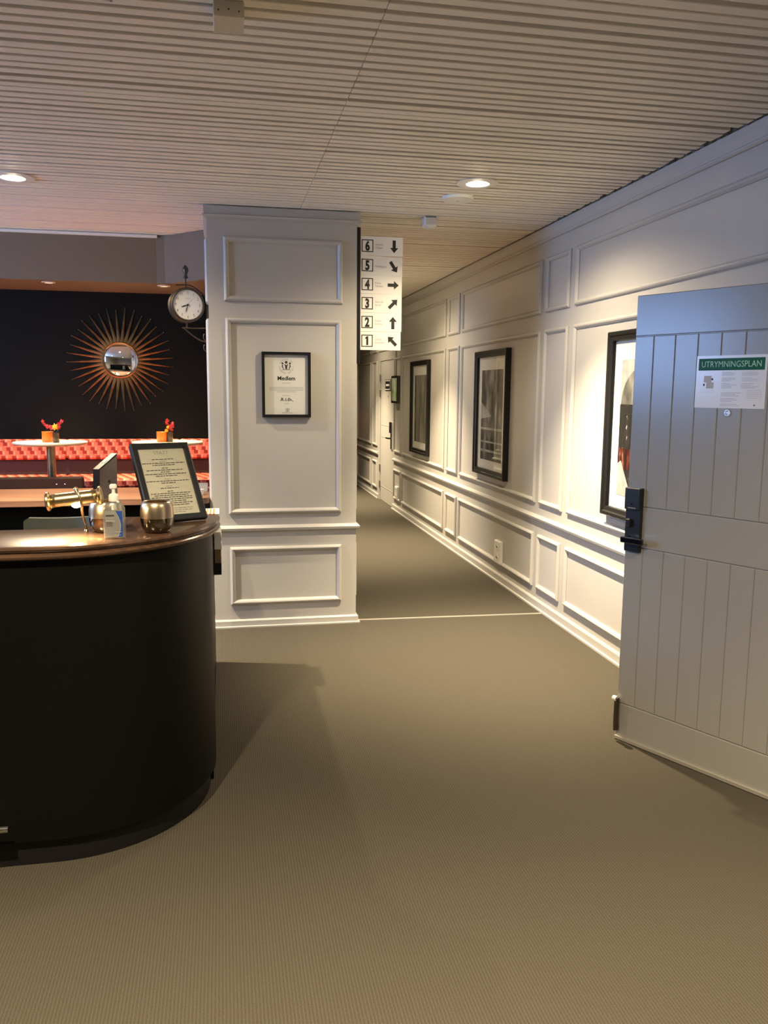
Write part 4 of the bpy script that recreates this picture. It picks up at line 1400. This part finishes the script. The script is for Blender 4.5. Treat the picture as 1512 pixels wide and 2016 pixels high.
def vase(x, y, seed, sprays, yellow, label):
    t = thing('flower_vase', label, 'vase', (x, y, 1.1872), group='small flower vases on the bar tables')
    MB().lathe([(0.0001, 0.0), (0.022, 0.0), (0.0235, 0.006), (0.0235, 0.074), (0.021, 0.074), (0.020, 0.010), (0.0001, 0.008)], 24, cap=False).build('vase', 'vase_glass', t, smooth=True)
    rnd = random.Random(seed)
    for (dx_, dz_) in sprays:
        st_ = MB().tube([(0, 0, 0.02), (dx_ * 0.3, 0.0, 0.08), (dx_, -0.01, dz_)], 0.0016, 6).build('stem', 'stem_green', t)
        for k in range(7):
            f = 0.42 + 0.58 * k / 6
            px, pz = dx_ * (0.3 + 0.7 * f), 0.08 + (dz_ - 0.08) * f
            pm = MB()
            cx_, cy_, cz_ = px + rnd.uniform(-0.008, 0.008), -0.01 * f + rnd.uniform(-0.010, 0.010), pz + rnd.uniform(-0.008, 0.008)
            for q in range(5):
                a = 2 * PI * q / 5 + rnd.random()
                pm.add([(cx_, cy_, cz_), (cx_ + 0.008 * math.cos(a - 0.5), cy_ - 0.004, cz_ + 0.008 * math.sin(a - 0.5)), (cx_ + 0.013 * math.cos(a), cy_ + 0.001, cz_ + 0.013 * math.sin(a)), (cx_ + 0.008 * math.cos(a + 0.5), cy_ - 0.004, cz_ + 0.008 * math.sin(a + 0.5)), (cx_, cy_ + 0.004, cz_)], [(0, 1, 2, 3), (4, 3, 2, 1), (0, 3, 4), (0, 4, 1)])
            pm.build('blossom', rnd.choice(('petal_red', 'petal_red', 'petal_pink')), st_, recalc=False)
    for (cx_, cz_, rr_) in yellow:
        pm = MB()
        for ringi, (rad, yy, tip) in enumerate(((rr_, 0.0, 0.012), (rr_ * 0.62, -0.010, 0.006))):
            for q in range(7):
                a = 2 * PI * q / 7 + ringi * 0.4
                pm.add([(cx_, -0.018 + yy, cz_), (cx_ + rad * 0.6 * math.cos(a - 0.42), -0.020 + yy, cz_ + rad * 0.6 * math.sin(a - 0.42)), (cx_ + rad * math.cos(a), -0.018 + yy + tip, cz_ + rad * math.sin(a)), (cx_ + rad * 0.6 * math.cos(a + 0.42), -0.020 + yy, cz_ + rad * 0.6 * math.sin(a + 0.42)), (cx_ + rad * 0.3 * math.cos(a), -0.010 + yy, cz_ + rad * 0.3 * math.sin(a))], [(0, 1, 2, 3), (4, 3, 2, 1), (0, 3, 4), (0, 4, 1)])
        pm.build('yellow_flower', 'petal_yellow', t, recalc=False)
    return t


vase(-1.205, 6.44, 4, [(-0.085, 0.158), (-0.045, 0.130), (0.050, 0.162), (0.022, 0.13)], [(0.0, 0.115, 0.028)], 'small glass vase with red sprigs and yellow flower on the left bar table')
vase(-0.392, 6.47, 9, [(-0.018, 0.165), (0.022, 0.145), (0.012, 0.12)], [(-0.022, 0.085, 0.018), (-0.012, 0.112, 0.014)], 'small glass vase with red sprigs on the right bar table')
